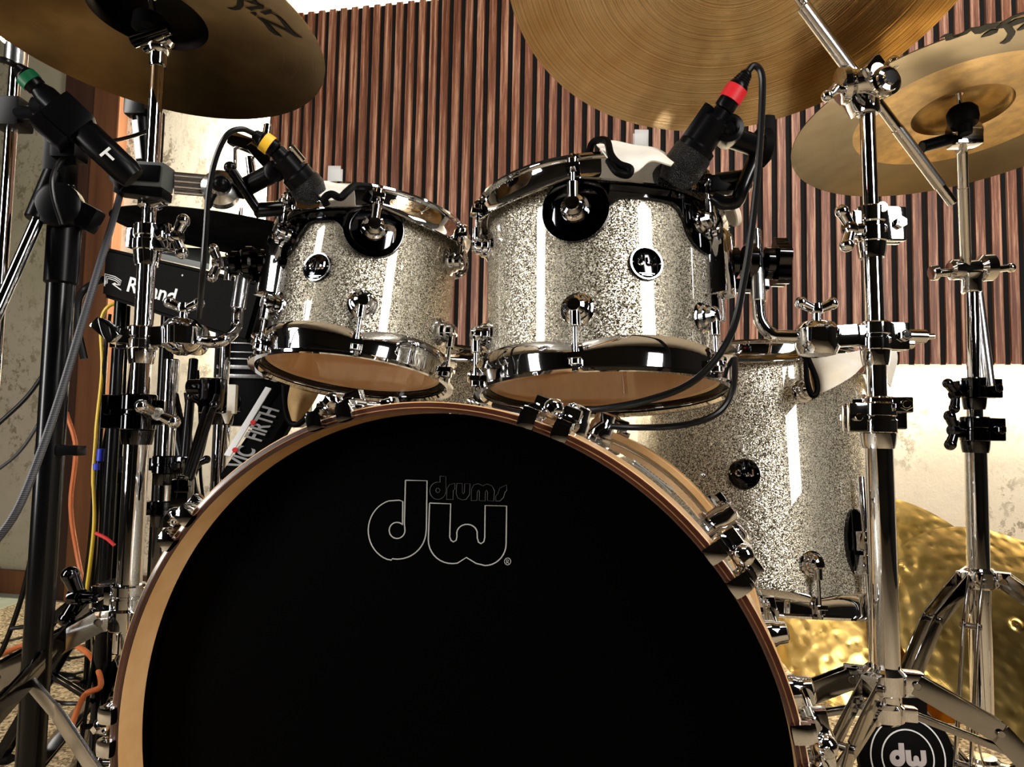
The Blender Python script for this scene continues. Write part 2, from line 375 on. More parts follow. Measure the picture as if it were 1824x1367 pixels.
def tripod(root, p, zh, zl, reach, zf, angs, parent_r, w=.022, m=None, drop=.35):
    """legs hinged at p (height zh), struts from lower collar (height zl)"""
    m = m or chrome; up = V((0, 0, 1)); p = V((p[0], p[1], 0))
    mb = MB(); mb.lathe(p + up * (zh - .016), up, [(0, parent_r + .004), (.004, parent_r + .010), (.026, parent_r + .010), (.032, parent_r + .003)], 28)
    for a in angs:
        d = V((math.cos(math.radians(a)), math.sin(math.radians(a)), 0)); mb.box(p + d * (parent_r + .014) + up * zh, d, up, None, .026, .026, .02, .003)
    mb.build('leg_collar', m, root)
    mb = MB(); mb.lathe(p + up * (zl - .012), up, [(0, parent_r + .002), (.004, parent_r + .007), (.02, parent_r + .007), (.024, parent_r + .002)], 28)
    for a in angs:
        d = V((math.cos(math.radians(a)), math.sin(math.radians(a)), 0)); mb.box(p + d * (parent_r + .010) + up * zl, d, up, None, .02, .016, .014, .002)
    mb.build('strut_collar', m, root)
    for a in angs:
        d = V((math.cos(math.radians(a)), math.sin(math.radians(a)), 0)); sd = up.cross(d)
        A = p + d * (parent_r + .018) + up * zh; K = p + d * reach * .33 + up * (zh - (zh - zf) * .14); E = p + d * reach + up * (zf + .012)
        mb = MB()
        for k in (-1, 1):
            o = sd * k * .009
            mb.bar(A + o, K + o, d.cross(sd), w, .0028); mb.bar(K + o, E + o, d.cross(sd), w, .0028)
        for q_ in (A, K, K.lerp(E, .5)): mb.cyl(q_ - sd * .014, q_ + sd * .014, .0045, seg=12)
        leg = mb.build('leg', chrome_leg if m == chrome else m, root)
        mb = MB(); mb.lathe(E - d * .02 - up * .008, d * .9 - up * .25, [(0, .010), (.01, .014), (.04, .014), (.046, .008)], 16); mb.build('rubber_foot', rubber, leg)
        B = p + d * (parent_r + .014) + up * zl; G = K.lerp(E, drop)
        mb = MB()
        for k in (-1, 1): mb.bar(B + sd * k * .005, G + sd * k * .005, d.cross(sd), .007, .0022)
        mb.build('strut', chrome_leg if m == chrome else m, root)
def rays_surf_cyl(px, py, c, n, R):
    d = ray(px, py); w_ = CAM - c; a = d - n * d.dot(n); b = w_ - n * w_.dot(n)
    A = a.dot(a); B = 2 * a.dot(b); D = b.dot(b) - R * R; disc = B * B - 4 * A * D
    t = (-B - math.sqrt(max(disc, 0))) / (2 * A); p = CAM + d * t; h = (p - c).dot(n); return p, h, (p - c - n * h).normalized()

# ---- 'dw' lettering in a unit frame: d from x=0..1, w 1.05..2.2, height 1.35 ; returns list of closed outlines
def arc(cx, cy, r, a0, a1, n=16): return [(cx + r * math.cos(math.radians(a0 + (a1 - a0) * i / n)), cy + r * math.sin(math.radians(a0 + (a1 - a0) * i / n))) for i in range(n + 1)]
D_OUT = [(1.0, 1.42), (.64, 1.42), (.63, .98)] + arc(.5, .5, .5, 75, 360, 40) + [(1.0, .5)]
W_OUT = [(1.05, 1.0), (1.05, .42)] + arc(1.47, .42, .42, 180, 310, 14) + arc(1.97, .42, .42, 230, 360, 14) + [(2.39, 1.0), (2.04, 1.0), (2.04, .42)] + arc(1.97, .40, .065, 0, -180, 6) + arc(1.72, .5, .18, 0, 180, 12) + arc(1.47, .40, .065, 0, -180, 6) + [(1.41, 1.0)]
def emboss(mb, polys, o, x, y, n, s, t=.0006):
    for P in polys: mb.poly([o + x * (a * s) + y * (b * s) for a, b in P], n, t)
def badge(p, n, up, R, parent, ring=chrome, body=nickel, txt=chrome):
    n = V(n).normalized(); x = V(up).cross(n).normalized(); y = n.cross(x)
    mb = MB(); mb.lathe(p - n * .003, n, [(0, R), (.005, R), (.0058, R * .93)], 40); o = mb.build('badge', body, parent)
    mb = MB(); mb.lathe_loop(p + n * .0028, n, [(0, R * .97), (.0008, R * .97), (.0008, R * .88), (0, R * .88)], 40)
    s = R * .50; q0 = p + n * .0031 - x * (1.2 * s) - y * (.40 * s); w_ = R * .062
    P2 = lambda a_, b_: q0 + x * (a_ * s) + y * (b_ * s)
    mb.tube([P2(*t_) for t_ in arc(.5, .5, .34, 0, 360, 20)], w_, 6, sm=False); mb.tube([P2(.86, .45), P2(.86, 1.42)], w_ * 1.2, 6, sm=False)
    mb.tube([P2(*t_) for t_ in [(1.22, 1.0)] + arc(1.48, .42, .26, 180, 360, 10) + [(1.74, .62)]], w_ * 1.2, 6, sm=False); mb.tube([P2(*t_) for t_ in [(1.74, .62)] + arc(2.0, .42, .26, 180, 360, 10) + [(2.26, 1.0)]], w_ * 1.2, 6, sm=False)
    for k, L in ((-.62, .9), (-.72, .6)): mb.box(p + n * .003 + y * (k * R), x, y, None, R * L, R * .04, .0006)
    for k in (-1, 1): mb.sph(p + n * .003 + x * (k * .82 * R), R * .06)
    mb.build('lettering', txt, o); return o

# ---------------------------------------------------------------- drums
def drum_hoop(c, n, R, sgn, lugs, phase, parent, hb=.013, amp=.012, name='hoop'):
    """pressed hoop at a shell end: sgn +1 = this end looks along +n"""
    e1, e2, n = frame(n); mb = MB(); seg = lugs * 16; rows = []
    for i in range(seg):
        th = 2 * PI * i / seg; u = e1 * math.cos(th) + e2 * math.sin(th)
        s = abs(math.sin((th - phase) * lugs / 2)) ** .55; hh = hb + amp * s
        prof = [(R + .004, .011), (R + .008, .0145), (R + .0165, .0150), (R + .0175, .0115), (R + .012, .0085), (R + .0115, -hb * .55), (R + .0150, -hh * .85), (R + .0185, -hh), (R + .0165, -hh), (R + .0105, -hh * .8), (R + .009, -hb * .4), (R + .008, .007)]
        rows.append([c + u * r_ + n * (sgn * z_) for r_, z_ in prof])
    R_ = [[mb.bm.verts.new(p) for p in r] for r in rows]
    for i in range(seg):
        a = R_[i]; b_ = R_[(i + 1) % seg]; k = len(a)
        for j in range(k): mb.bm.faces.new((a[j], a[(j + 1) % k], b_[(j + 1) % k], b_[j]))
    for i in range(lugs):
        th = phase + 2 * PI * i / lugs; u = e1 * math.cos(th) + e2 * math.sin(th)
        p = c + u * (R + .019); mb.box(p - n * (sgn * .002), u, n, None, .013, .007, .016, .0015)
    return mb.build(name, chrome, parent)
def turret(p, u, n, sgn, Rr, parent, plate=False, big=1.):
    """round lug on the shell at p facing u; rod goes along sgn*n for length Rr"""
    mb = MB(); b = big
    mb.lathe(p - u * .002, u, [(0, .0195 * b), (.004, .0195 * b), (.0055, .0165 * b), (.007, .0150 * b), (.012, .0145 * b), (.0135, .0125 * b), (.0145, .0115 * b), (.021, .0112 * b), (.0225, .009 * b), (.0235, .0075 * b), (.0255, .0072 * b), (.0262, .004 * b)], 32)
    mb.cyl(p + u * .0165 + n * (sgn * .004), p + u * .0165 + n * (sgn * .024 * b), .0062 * b)
    lug = mb.build('lug', chrome, parent)
    mb = MB(); a = p + u * .0165 + n * (sgn * .02 * b); e = p + u * .0165 + n * (sgn * Rr)
    mb.cyl(a, e, .0028); mb.cyl(e - n * sgn * .004, e + n * sgn * .004, .0075, seg=16); mb.cyl(e + n * sgn * .004, e + n * sgn * .011, .0042, seg=4)
    mb.build('tension_rod', chrome, lug); return lug
def rack_tom(c, n, R, h, lugs, ph, zu, zl, lab, badge_px, plate_to, spec):
    c = V(c); e1, e2, n = frame(n); t = thing('rack_tom', c, lab, 'drum', None)
    mb = MB(); mb.lathe(c, n, [(0, R - .004), (.002, R), (h - .002, R), (h, R - .004)], 96, cap=False); sh = mb.build('shell', glit, t)
    mb = MB(); mb.lathe(c, n, [(0, R - .004), (.003, R - .007), (h - .003, R - .007), (h, R - .004)], 96, cap=False); mb.build('maple_interior', maple, sh)
    mb = MB(); mb.lathe(c - n * .0015, n, [(0, R + .001), (.001, R + .0015)], 96); mb.build('clear_head', headc, t)
    mb = MB(); mb.lathe(c + n * (h + .001), n, [(0, R + .0015), (.001, R + .001)], 96); mb.build('batter_head', headw, t)
    for k, (cc, sg) in enumerate(((c, -1), (c + n * h, 1))):
        drum_hoop(cc, n, R, sg, lugs, ph, t)
        mb = MB(); mb.lathe_loop(cc - n * sg * .003, n * sg, [(0, R + .0015), (.009, R + .0015), (.009, R + .0075), (0, R + .0075)], 96); mb.build('flesh_hoop', nickel, t)
    for i in range(lugs):
        th = ph + 2 * PI * i / lugs; u = e1 * math.cos(th) + e2 * math.sin(th)
        turret(c + n * zu + u * R, u, n, 1, h - zu + .004, t, big=1.15 if i == 0 else 1.); turret(c + n * zl + u * R, u, n, -1, zl + .004, t)
    # suspension plate wrapping the shell under the top hoop
    st = 1 if plate_to > 0 else -1; A = ph; B = ph + st * 2 * PI / lugs * 1.05; rr = .039; rr2 = .036; mb = MB(); rows = []; K = 90
    ztop = h - .018; band = h - .036
    a0 = A - st * rr / R; a1 = B + st * rr2 / R
    for j in range(K + 1):
        th = a0 + (a1 - a0) * j / K; dA = abs(th - A) * R; dB = abs(th - B) * R; lo = 1e9; hi = -1e9
        if dA <= rr: q_ = math.sqrt(max(rr * rr - dA * dA, 1e-8)); lo = min(lo, zu - q_); hi = max(hi, zu + q_)
        if dB <= rr2: q_ = math.sqrt(max(rr2 * rr2 - dB * dB, 1e-8)); lo = min(lo, zu - q_); hi = max(hi, zu + q_)
        if st * (th - A) > 0 and st * (B - th) > -rr2 / R * .3:
            x_ = min(dA, dB); b2 = band - .020 * math.exp(-((x_ - .03) / .013) ** 2) if x_ > .03 else band - .02
            lo = min(lo, b2); hi = max(hi, ztop)
        hi = min(hi, ztop)
        u = e1 * math.cos(th) + e2 * math.sin(th); w_ = min(1, min(j, K - j) / 4)
        rows.append([c + u * (R + d_) + n * (lo + (hi - lo) * f_) for d_, f_ in ((.0005, 0), (.004, .0), (.0058, .06), (.0058, .94), (.004, 1), (.0005, 1))])
    mb.grid(rows); mb.build('suspension_plate', nickel, t)
    mb = MB(); u = e1 * math.cos(A) + e2 * math.sin(A); mb.lathe_loop(c + n * zu + u * (R - .002), u, [(0, .040), (.008, .040), (.009, .037), (.0075, .031), (.0, .031)], 48); mb.build('plate_rim', nickel, t)
    # side bracket
    u = e1 * math.cos(B + st * .12) + e2 * math.sin(B + st * .12)
    mb = MB(); p = c + n * (zu - .048) + u * (R + .012); mb.box(p, n, u, None, .082, .03, .036, .007)
    mb.box(p - n * .045 - u * .006, n, u, None, .05, .016, .026, .005); mb.build('mount_bracket', chrome, t)
    # badge and vent
    p, hh, uu = rays_surf_cyl(*badge_px, c, n, R); badge(p, uu, n, .0205, t, body=spec)
    return t, c, n, e1, e2
TL = rack_tom((-.2268, 1.0568, .6900), (.0762, .1653, .9833), .127, .205, 6, math.radians(12), .163, .058, 'small glitter rack tom on the left with a cream cloth on its rim', (566, 477), -1, nickel)
TR = rack_tom((.1187, .9648, .6670), (-.0164, .1277, .9917), .1525, .228, 6, math.radians(-17), .180, .060, 'larger glitter rack tom in the middle with a red taped microphone at its rim', (1150, 470), 1, nickel)

# floor tom
fc = V((.432, 1.325, .318)); fn = V((.03, .172, .984)).normalized(); e1, e2, fn = frame(fn); FR = .203; fh = .400
ft = thing('floor_tom', (fc.x, fc.y, 0), 'deep glitter floor tom on legs behind the chrome boom stand', 'drum')
mb = MB(); mb.lathe(fc, fn, [(0, FR - .004), (.002, FR), (fh - .002, FR), (fh, FR - .004)], 110, cap=False); sh = mb.build('shell', glit, ft)
mb = MB(); mb.lathe(fc, fn, [(0, FR - .004), (.003, FR - .007), (fh, FR - .007)], 96, cap=False); mb.build('maple_interior', maple, sh)
mb = MB(); mb.lathe(fc + fn * fh, fn, [(0, FR + .001), (.001, FR)], 96); mb.build('batter_head', headw, ft)
mb = MB(); mb.lathe(fc - fn * .001, fn, [(0, FR + .001), (.001, FR)], 96); mb.build('clear_head', headc, ft)
lp, lh, lu = rays_surf_cyl(1446, 1002, fc, fn, FR); fth = math.atan2(lu.dot(e2), lu.dot(e1))
for cc, sg in ((fc, -1), (fc + fn * fh, 1)): drum_hoop(cc, fn, FR, sg, 8, fth, ft)
for i in range(8):
    th = fth + 2 * PI * i / 8; u = e1 * math.cos(th) + e2 * math.sin(th)
    if -1.2 < ((th + PI) % (2 * PI)) - PI < 2.2:
        turret(fc + fn * .065 + u * FR, u, fn, -1, .069, ft); turret(fc + fn * (fh - .065) + u * FR, u, fn, 1, .069, ft)
p, _, uu = rays_surf_cyl(1326, 845, fc, fn, FR); badge(p, uu, fn, .0245, ft)
# leg bracket on the right + three legs
for i, (px, ang) in enumerate(((1522, None), (None, 2.75), (None, -1.75))):
    if px: p, h_, u = rays_surf_cyl(px, 965, fc, fn, FR)
    else: u = e1 * math.cos(ang) + e2 * math.sin(ang); p = fc + fn * .12 + u * FR
    mb = MB(); tang = fn.cross(u)
    mb.bm.verts.ensure_lookup_table()
    K = 40; ring_o = []
    for j in range(K): a = 2 * PI * j / K; ring_o.append(p + tang * (.024 * math.cos(a)) + fn * (.050 * math.sin(a)) - u * .002)
    mb.poly(ring_o, u, .007); br = mb.build('leg_bracket', nickel, ft)
    mb = MB(); mb.box(p + u * .012, u, fn, None, .026, .03, .026, .003); mb.box(p + u * .014 - fn * .036, u, fn, None, .022, .03, .02, .003); mb.build('bracket_block', chrome, br)
    wing(p + u * .024, u, fn, br, .8)
    lgp = p + u * .018; mb = MB(); mb.cyl(lgp + fn * .10, V((lgp.x, lgp.y, lgp.z)) - fn * ((lgp.z - .03) / fn.z), .0055)
    lg = mb.build('leg', chrome, ft); e = lgp - fn * ((lgp.z - .03) / fn.z)
    mb = MB(); mb.cyl(e + fn * .02, V((e.x, e.y, 0.0)), .012, .016); mb.build('rubber_foot', rubber, lg)

# bass drum
bc = V((-.0682, .6023, .3352)); bn = V((.2500, .9682, .0)).normalized(); BR = .292; BD = .449
bd = thing('bass_drum', (bc.x + bn.x * .2, bc.y + bn.y * .2, .0), 'big bass drum with black front head, maple hoop and outlined letters', 'drum')
mb = MB(); mb.lathe(bc, bn, [(.035, .2785), (.037, .2805), (BD - .035, .2805), (BD - .033, .2785)], 128, cap=False); bsh = mb.build('shell', glit, bd)
def hoop(z0, dirn, nm):
    mb = MB(); c0 = bc + bn * z0; d = bn * dirn
    mb.lathe_loop(c0, d, [(.0, .2895), (.0015, .292), (.038, .292), (.040, .2905), (.040, .2835), (.0015, .2835), (.0, .2850)], 160); return mb.build(nm, hoopw, bd)
fhp = hoop(0, 1, 'front_hoop'); hoop(BD, -1, 'back_hoop')
mb = MB(); mb.lathe_loop(bc - bn * .0004, bn, [(.0, .2876), (.0006, .2906), (.0022, .2918), (.0022, .2876)], 160)
mb.lathe_loop(bc - bn * .0004, bn, [(.0012, .2834), (.0, .2848), (.0, .2868), (.002, .2868), (.002, .2834)], 160); mb.build('dark_inlay', inlay, fhp)
mb = MB(); mb.lathe(bc + bn * .034, bn, [(.0, .2832), (.001, .2832)], 128); hd = mb.build('front_head', headb, bd)
mb = MB(); mb.lathe_loop(bc + bn * .031, bn, [(.0, .2834), (.006, .2834), (.006, .2785), (.0, .2790)], 128); mb.build('head_collar', headb, hd)
mb = MB(); mb.lathe(bc + bn * (BD - .012), bn, [(.0, .283), (.001, .283)], 96); mb.build('batter_head', headw, bd)
# outlined lettering on the front head
hp = bc + bn * .0335
def Lpx(x, y): return on_plane(620 + x / 5.7, 820 + y / 5.7, hp, bn)
def stroke(mb, pts, r, close=True):
    q_ = [Lpx(*p) for p in pts]
    if close: q_.append(q_[0])
    mb.tube(q_, r, 6, sm=False)
mb = MB()
stroke(mb, [(583, 205), (802, 210), (795, 700)] + arc(500, 715, 292, 0, 100, 18)[1:] + [(440, 1016)] + [(495 - 290 * math.sin(math.radians(a)) , 715 + 312 * math.cos(math.radians(a))) for a in range(20, 181, 8)][:19] + [(520, 408), (556, 420), (553, 640)] + [(498 + 80 * math.cos(math.radians(a)), 715 - 82 * math.sin(math.radians(a))) for a in range(45, 361, 15)] + [(572, 640), (578, 400)], .00055)
stroke(mb, [(828, 437), (1042, 445), (1032, 780), (1045, 815), (1070, 832), (1098, 815), (1106, 775)] + [(1208 + 104 * math.cos(math.radians(a)), 745 - 92 * math.sin(math.radians(a))) for a in range(175, -1, -15)] + [(1312, 790), (1325, 835), (1350, 850), (1378, 830), (1388, 790), (1392, 462), (1610, 467), (1605, 850)] + [(1390 + 215 * math.cos(math.radians(a)), 850 + 222 * math.sin(math.radians(a))) for a in range(10, 100, 10)] + [(1300, 1050), (1202, 990), (1110, 1048), (1060, 1052)] + [(1055 - 240 * math.sin(math.radians(a)), 810 + 242 * math.cos(math.radians(a))) for a in range(10, 91, 10)], .00055)
stroke(mb, [(1620 + 32 * math.cos(a * .45), 1030 + 35 * math.sin(a * .45)) for a in range(14)], .0003)
stroke(mb, [(1610, 1050), (1610, 1012), (1628, 1015), (1628, 1030), (1612, 1032), (1632, 1050)], .0003, False)
mb.build('outlined_letters', outl, hd)
outl2 = mat('dark_print', (.035, .035, .035), .5)
mb = MB(); r_ = .0003
stroke(mb, [(935, 162), (993, 165), (995, 320)] + [(912 + 82 * math.cos(math.radians(a)), 312 + 88 * math.sin(math.radians(a))) for a in range(10, 271, 15)] + [(935, 225)], r_)
stroke(mb, [(912 + 22 * math.cos(a), 308 + 24 * math.sin(a)) for a in range(7)], r_)
stroke(mb, [(1000, 400), (1005, 290), (1030, 250), (1085, 235), (1085, 300), (1070, 305), (1065, 402)], r_)
stroke(mb, [(1105, 237), (1160, 237), (1160, 325), (1170, 345), (1182, 325), (1185, 240), (1240, 240), (1235, 350), (1200, 400), (1160, 405), (1115, 385), (1098, 340)], r_)
stroke(mb, [(1250, 412), (1255, 290), (1280, 250), (1320, 240), (1370, 260), (1410, 243), (1460, 260), (1487, 310), (1480, 417), (1415, 412), (1417, 325), (1405, 305), (1395, 325), (1393, 415), (1332, 412), (1335, 325), (1325, 305), (1313, 325), (1310, 410)], r_)
stroke(mb, [(1500, 418), (1500, 365), (1520, 345), (1540, 285), (1610, 252), (1612, 310), (1595, 325), (1580, 380), (1545, 415)], r_)
mb.build('word_print', outl2, hd)
# claws, rods and lugs
bx = V((0, 0, 1)); bx = (bx - bn * bx.dot(bn)).normalized(); by = bx.cross(bn)   # up, right(viewer)
def bdir(px, py):
    p = on_plane(px, py, bc, bn) - bc; return math.atan2(p.dot(-by if by.x < 0 else by), p.dot(bx))
byr = by if by.x > 0 else -by
for (px, py) in ((594, 752), (972, 757), (1296, 1012), (312, 932), (185, 1300), (1440, 1340)):
    a = bdir(px, py); u = bx * math.cos(a) + byr * math.sin(a); tg = bx * -math.sin(a) + byr * math.cos(a)
    mb = MB()
    for k in (-1, 1):
        o = tg * k * .0140
        mb.box(bc + u * .2955 + bn * .010 + o, u, bn, None, .011, .032, .0150, .005)
        mb.box(bc + u * .2905 - bn * .0035 + o, u, bn, None, .015, .010, .0150, .0045)
        mb.cyl(bc + u * .2975 + bn * .006 + o, bc + u * .2975 + bn * .028 + o, .0075)
    mb.box(bc + u * .3035 + bn * .026, u, bn, None, .016, .012, .040, .003)
    mb.cyl(bc + u * .305 + bn * .008, bc + u * .305 + bn * .032, .0085); mb.sph(bc + u * .305 + bn * .008, .0085)
    cl = mb.build('claw', chrome, bd)
    mb = MB(); mb.cyl(bc + u * .305 + bn * .03, bc + u * .305 + bn * .115, .003); mb.cyl(bc + u * .305 - bn * .004, bc + u * .305 + bn * .004, .004, seg=4); mb.build('tension_rod', chrome, cl)
    mb = MB(); p = bc + u * .279 + bn * .125
    mb.lathe(p, u, [(0, .019), (.004, .019), (.006, .015), (.020, .0145), (.023, .0125), (.033, .0115), (.035, .008)], 28); mb.cyl(p + u * .026 - bn * .012, p + u * .026 + bn * .012, .0075); mb.build('lug', chrome, bd)
    mb = MB()
    for k in (-1, 1):
        o = tg * k * .0155
        mb.box(bc + u * .2945 + bn * (BD - .012) + o, u, bn, None, .006, .034, .015, .0018); mb.box(bc + u * .2905 + bn * (BD + .0035) + o, u, bn, None, .014, .006, .015, .002)
    mb.box(bc + u * .3035 + bn * (BD - .026), u, bn, None, .016, .012, .040, .003); mb.cyl(bc + u * .305 + bn * (BD - .008), bc + u * .305 + bn * (BD - .032), .0085)
    mb.build('claw', chrome, bd)
    mb = MB(); mb.cyl(bc + u * .305 + bn * (BD - .03), bc + u * .305 + bn * (BD - .115), .003); mb.build('tension_rod', chrome, bd)
    mb = MB(); p = bc + u * .279 + bn * (BD - .125); mb.lathe(p, u, [(0, .019), (.004, .019), (.006, .015), (.020, .0145), (.023, .0125), (.033, .0115), (.035, .008)], 28); mb.build('lug', chrome, bd)
# pill shaped plate on the shell
p, h_, u = rays_surf_cyl(1163, 847, bc, bn, .2805); tg = bn.cross(u).normalized()
if tg.x < 0: tg = -tg
mb = MB(); P = [p + tg * (x * .021 + (.006 * math.cos(a) if True else 0)) + bn * (.006 * math.sin(a)) for x, a in [(1, math.radians(d)) for d in range(-90, 91, 20)] + [(-1, math.radians(d)) for d in range(90, 271, 20)]]
mb.poly(P, u, .0012); pt = mb.build('maker_plate', silver, bd)
mb = MB()
for i in range(9): mb.box(p + tg * (-.016 + i * .004) + u * .0014, tg, bn, None, .0022, .003, .0006)
mb.build('plate_marks', nickel, pt)
# spurs
for sg in (-1, 1):
    a = sg * math.radians(112); u = bx * math.cos(a) + byr * math.sin(a); p = bc + bn * .12 + u * .285
    e = V((p.x + sg * .10, p.y - .06, .008)); mb = MB(); mb.cyl(p + V((0, 0, .02)), e, .007); mb.box(p + u * .006, u, bn, None, .02, .05, .05, .004); mb.cyl(e, e + V((0, 0, -.008)), .006, .002); mb.build('spur', chrome, bd)

# snare drum behind
sc_ = V((-.19, 1.50, .60)); sn = V((.0, .06, 1)).normalized(); e1, e2, sn = frame(sn)
sd = thing('snare_drum', (sc_.x, sc_.y, .0), 'shallow glitter snare drum on a stand glimpsed between the two rack toms', 'drum')
mb = MB(); mb.lathe(sc_, sn, [(0, .176), (.002, .178), (.138, .178), (.14, .176)], 96, cap=False); mb.build('shell', glit, sd)
mb = MB(); mb.lathe(sc_ + sn * .14, sn, [(0, .179), (.001, .178)], 96); mb.build('batter_head', headw, sd)
mb = MB(); mb.lathe(sc_ - sn * .001, sn, [(0, .179), (.001, .178)], 96); mb.build('snare_head', headc, sd)
for cc, sg in ((sc_, -1), (sc_ + sn * .14, 1)): drum_hoop(cc, sn, .178, sg, 10, 0.1, sd, amp=.004)
for i in range(10):
    th = .1 + 2 * PI * i / 10; u = e1 * math.cos(th) + e2 * math.sin(th)
    if abs(((th + PI) % (2 * PI)) - PI) < 1.9:
        turret(sc_ + sn * .095 + u * .178, u, sn, 1, .047, sd); turret(sc_ + sn * .045 + u * .178, u, sn, -1, .047, sd)
b_ = V((sc_.x, sc_.y, 0)); mb = MB(); mb.cyl(b_ + V((0, 0, .12)), b_ + V((0, 0, .56)), .011); mb.build('stand_tube', chrome, sd)
mb = MB()
for a in (30, 150, 270):
    d = V((math.cos(math.radians(a)), math.sin(math.radians(a)), 0)); mb.bar(b_ + V((0, 0, .54)), b_ + d * .2 + V((0, 0, .585)), (0, 0, 1), .014, .006)
    mb.cyl(b_ + d * .195 + V((0, 0, .585)), b_ + d * .205 + V((0, 0, .64)), .007)
mb.build('basket', chrome, sd); tripod(sd, b_, .30, .14, .26, 0, (20, 140, 260), .011, .018)

# ---------------------------------------------------------------- cymbals (built in their own frame, axis +z)
def cym_h(r, R, bow, br, bh):
    if r < br: return bow + bh * math.sqrt(max(0, 1 - (r / br) ** 2)) * .98 + 0.0
    return bow * (1 - ((r - br) / (R - br)) ** 1.6)
def cymbal(c, n, R, m, lab, bow=.018, br=None, bh=.018, cat='cymbal', flip=1, top='nut', spin=0.):
    c = V(c); br = br or R * .22; z = V(n).normalized() * flip; x = V((1, 0, 0)); x = (x - z * x.dot(z)).normalized(); y = z.cross(x)
    prof = []
    rs = [.006] + [br * f for f in (.2, .4, .6, .75, .88, .96, 1.0)] + [br + (R - br) * f for f in (.04, .12, .25, .4, .55, .7, .85, .96, 1.)]
    up = [(cym_h(r, R, bow, br, bh), r) for r in rs]; dn = [(h - .0014, r) for h, r in up[::-1]]
    mb = MB(); mb.lathe_loop(V((0, 0, -bow)), V((0, 0, 1)), up + dn, 144)
    o = mb.build('cymbal', m, None, 50); mt = Matrix.Identity(4)
    for i in range(3): mt[i][0] = x[i]; mt[i][1] = y[i]; mt[i][2] = z[i]; mt[i][3] = c[i]
    o.matrix_world = mt; tag(o, lab, cat); return o, mt, R, bow, br, bh
def cym_px(px, py, cy, off=-.0022):
    o, mt, R, bow, br, bh = cy; inv = mt.inverted(); z = V((mt[0][2], mt[1][2], mt[2][2])); c = mt.translation; h = 0
    for _ in range(12):
        p = on_plane(px, py, c + z * (h - bow + off), z); l = inv @ p; h = cym_h(math.hypot(l.x, l.y), R, bow, br, bh)
    return p
def cy_print(cy, polys, ox, oy, s, nm='script_lettering'):
    o, mt, R, bow, br, bh = cy; mb = MB(); z = V((mt[0][2], mt[1][2], mt[2][2]))
    for P in polys: mb.poly([mt.inverted() @ cym_px(ox + x / s, oy + y / s, cy) for x, y in P], V((0, 0, 1)), .0004)
    t = mb.build(nm, edge, None); t.parent = o; return t
c_left = cymbal((-.4853, .9316, 1.141), (.0807, .0737, .994), .229, cy_dark, 'shade-darkened bronze crash cymbal overhead at the left on a chrome stand', bow=.02, bh=.026, br=.074)
cy_print(c_left, [[(640, 250), (700, 270), (790, 320), (850, 380), (910, 460), (1010, 545), (900, 510), (820, 450), (740, 340)], [(700, 265), (800, 305), (1090, 440), (1080, 465), (940, 400), (790, 330)],
    [(850, 195), (960, 240), (1040, 310), (1150, 440), (1220, 510), (1310, 560), (1210, 545), (1080, 470), (1060, 410), (980, 300), (920, 235)], [(690, 180), (850, 140), (860, 200), (800, 210), (770, 225)],
    [(470, 110), (600, 100), (740, 80), (745, 130), (620, 140), (560, 160)], [(540, 185), (620, 185), (640, 210), (625, 240)], [(355, -40), (450, -40), (445, 90), (400, 140), (330, 155), (270, 145), (200, 115), (290, 115), (340, 80)],
    [(450, 10), (560, 25), (620, 0), (650, 50), (745, 100), (740, 130), (640, 75), (560, 55)]], 380, 0, 8.29)
c_ride = cymbal((.262, .829, 1.182), (-.005, .342, .94), .28, cy_ride, 'wide golden lathed ride cymbal hanging at the top centre', bow=.022)
c_right = cymbal((.6263, 1.0112, 1.0712), (-.0663, .1329, .9889), .229, cy_right, 'brown and gold crash cymbal with black script at the upper right', bow=.018, bh=.026, br=.064)
cy_print(c_right, [[(480, 610), (560, 550), (690, 520), (700, 590), (760, 580), (870, 500), (960, 445), (1100, 430), (1200, 390), (1400, 365), (1440, 375), (1380, 440), (1250, 480), (1130, 540), (1040, 545), (980, 490), (920, 540), (760, 600), (650, 640), (575, 655), (560, 590)],
    [(1140, 600), (1200, 540), (1300, 480), (1420, 470), (1400, 520), (1280, 570)], [(1920, 160), (1640, 250), (1520, 330), (1400, 420), (1370, 460), (1500, 450), (1560, 540), (1540, 610), (1500, 660), (1440, 695), (1510, 705), (1600, 660), (1680, 550), (1690, 510), (1640, 440), (1570, 370), (1650, 290), (1920, 190)],
    [(1570, 380), (1700, 310), (1900, 260), (1900, 330), (1700, 400), (1620, 430)], [(1710, 490), (1824, 390), (1900, 380), (1900, 440), (1750, 490)]], 1620, 0, 8.94)
cl1 = V((.90, 1.80, .235)); cymbal(cl1, (-.12, -.80, .58), .300, cy_ham, 'large hammered gold cymbal leaning on the wall behind the stands, its left half showing', bow=.02, flip=1)
cymbal((1.10, 1.63, .215), (.02, -.77, .64), .262, cy_ham, 'hammered gold cymbal with its bell facing out, in front of the other leaning one', bow=.022, bh=.002, br=.012, flip=1)
hh1 = cymbal((-.50, 1.30, .930), (.08, -.05, 1), .20, cy_blk, 'black ridged cymbal, lower of the pair behind the left stand', bow=.016, bh=.004, flip=-1)
hh2 = cymbal((-.492, 1.30, .958), (.09, -.04, 1), .182, cy_blk, 'black cymbal with a glossy top edge, upper of the pair behind the left stand', bow=.014)

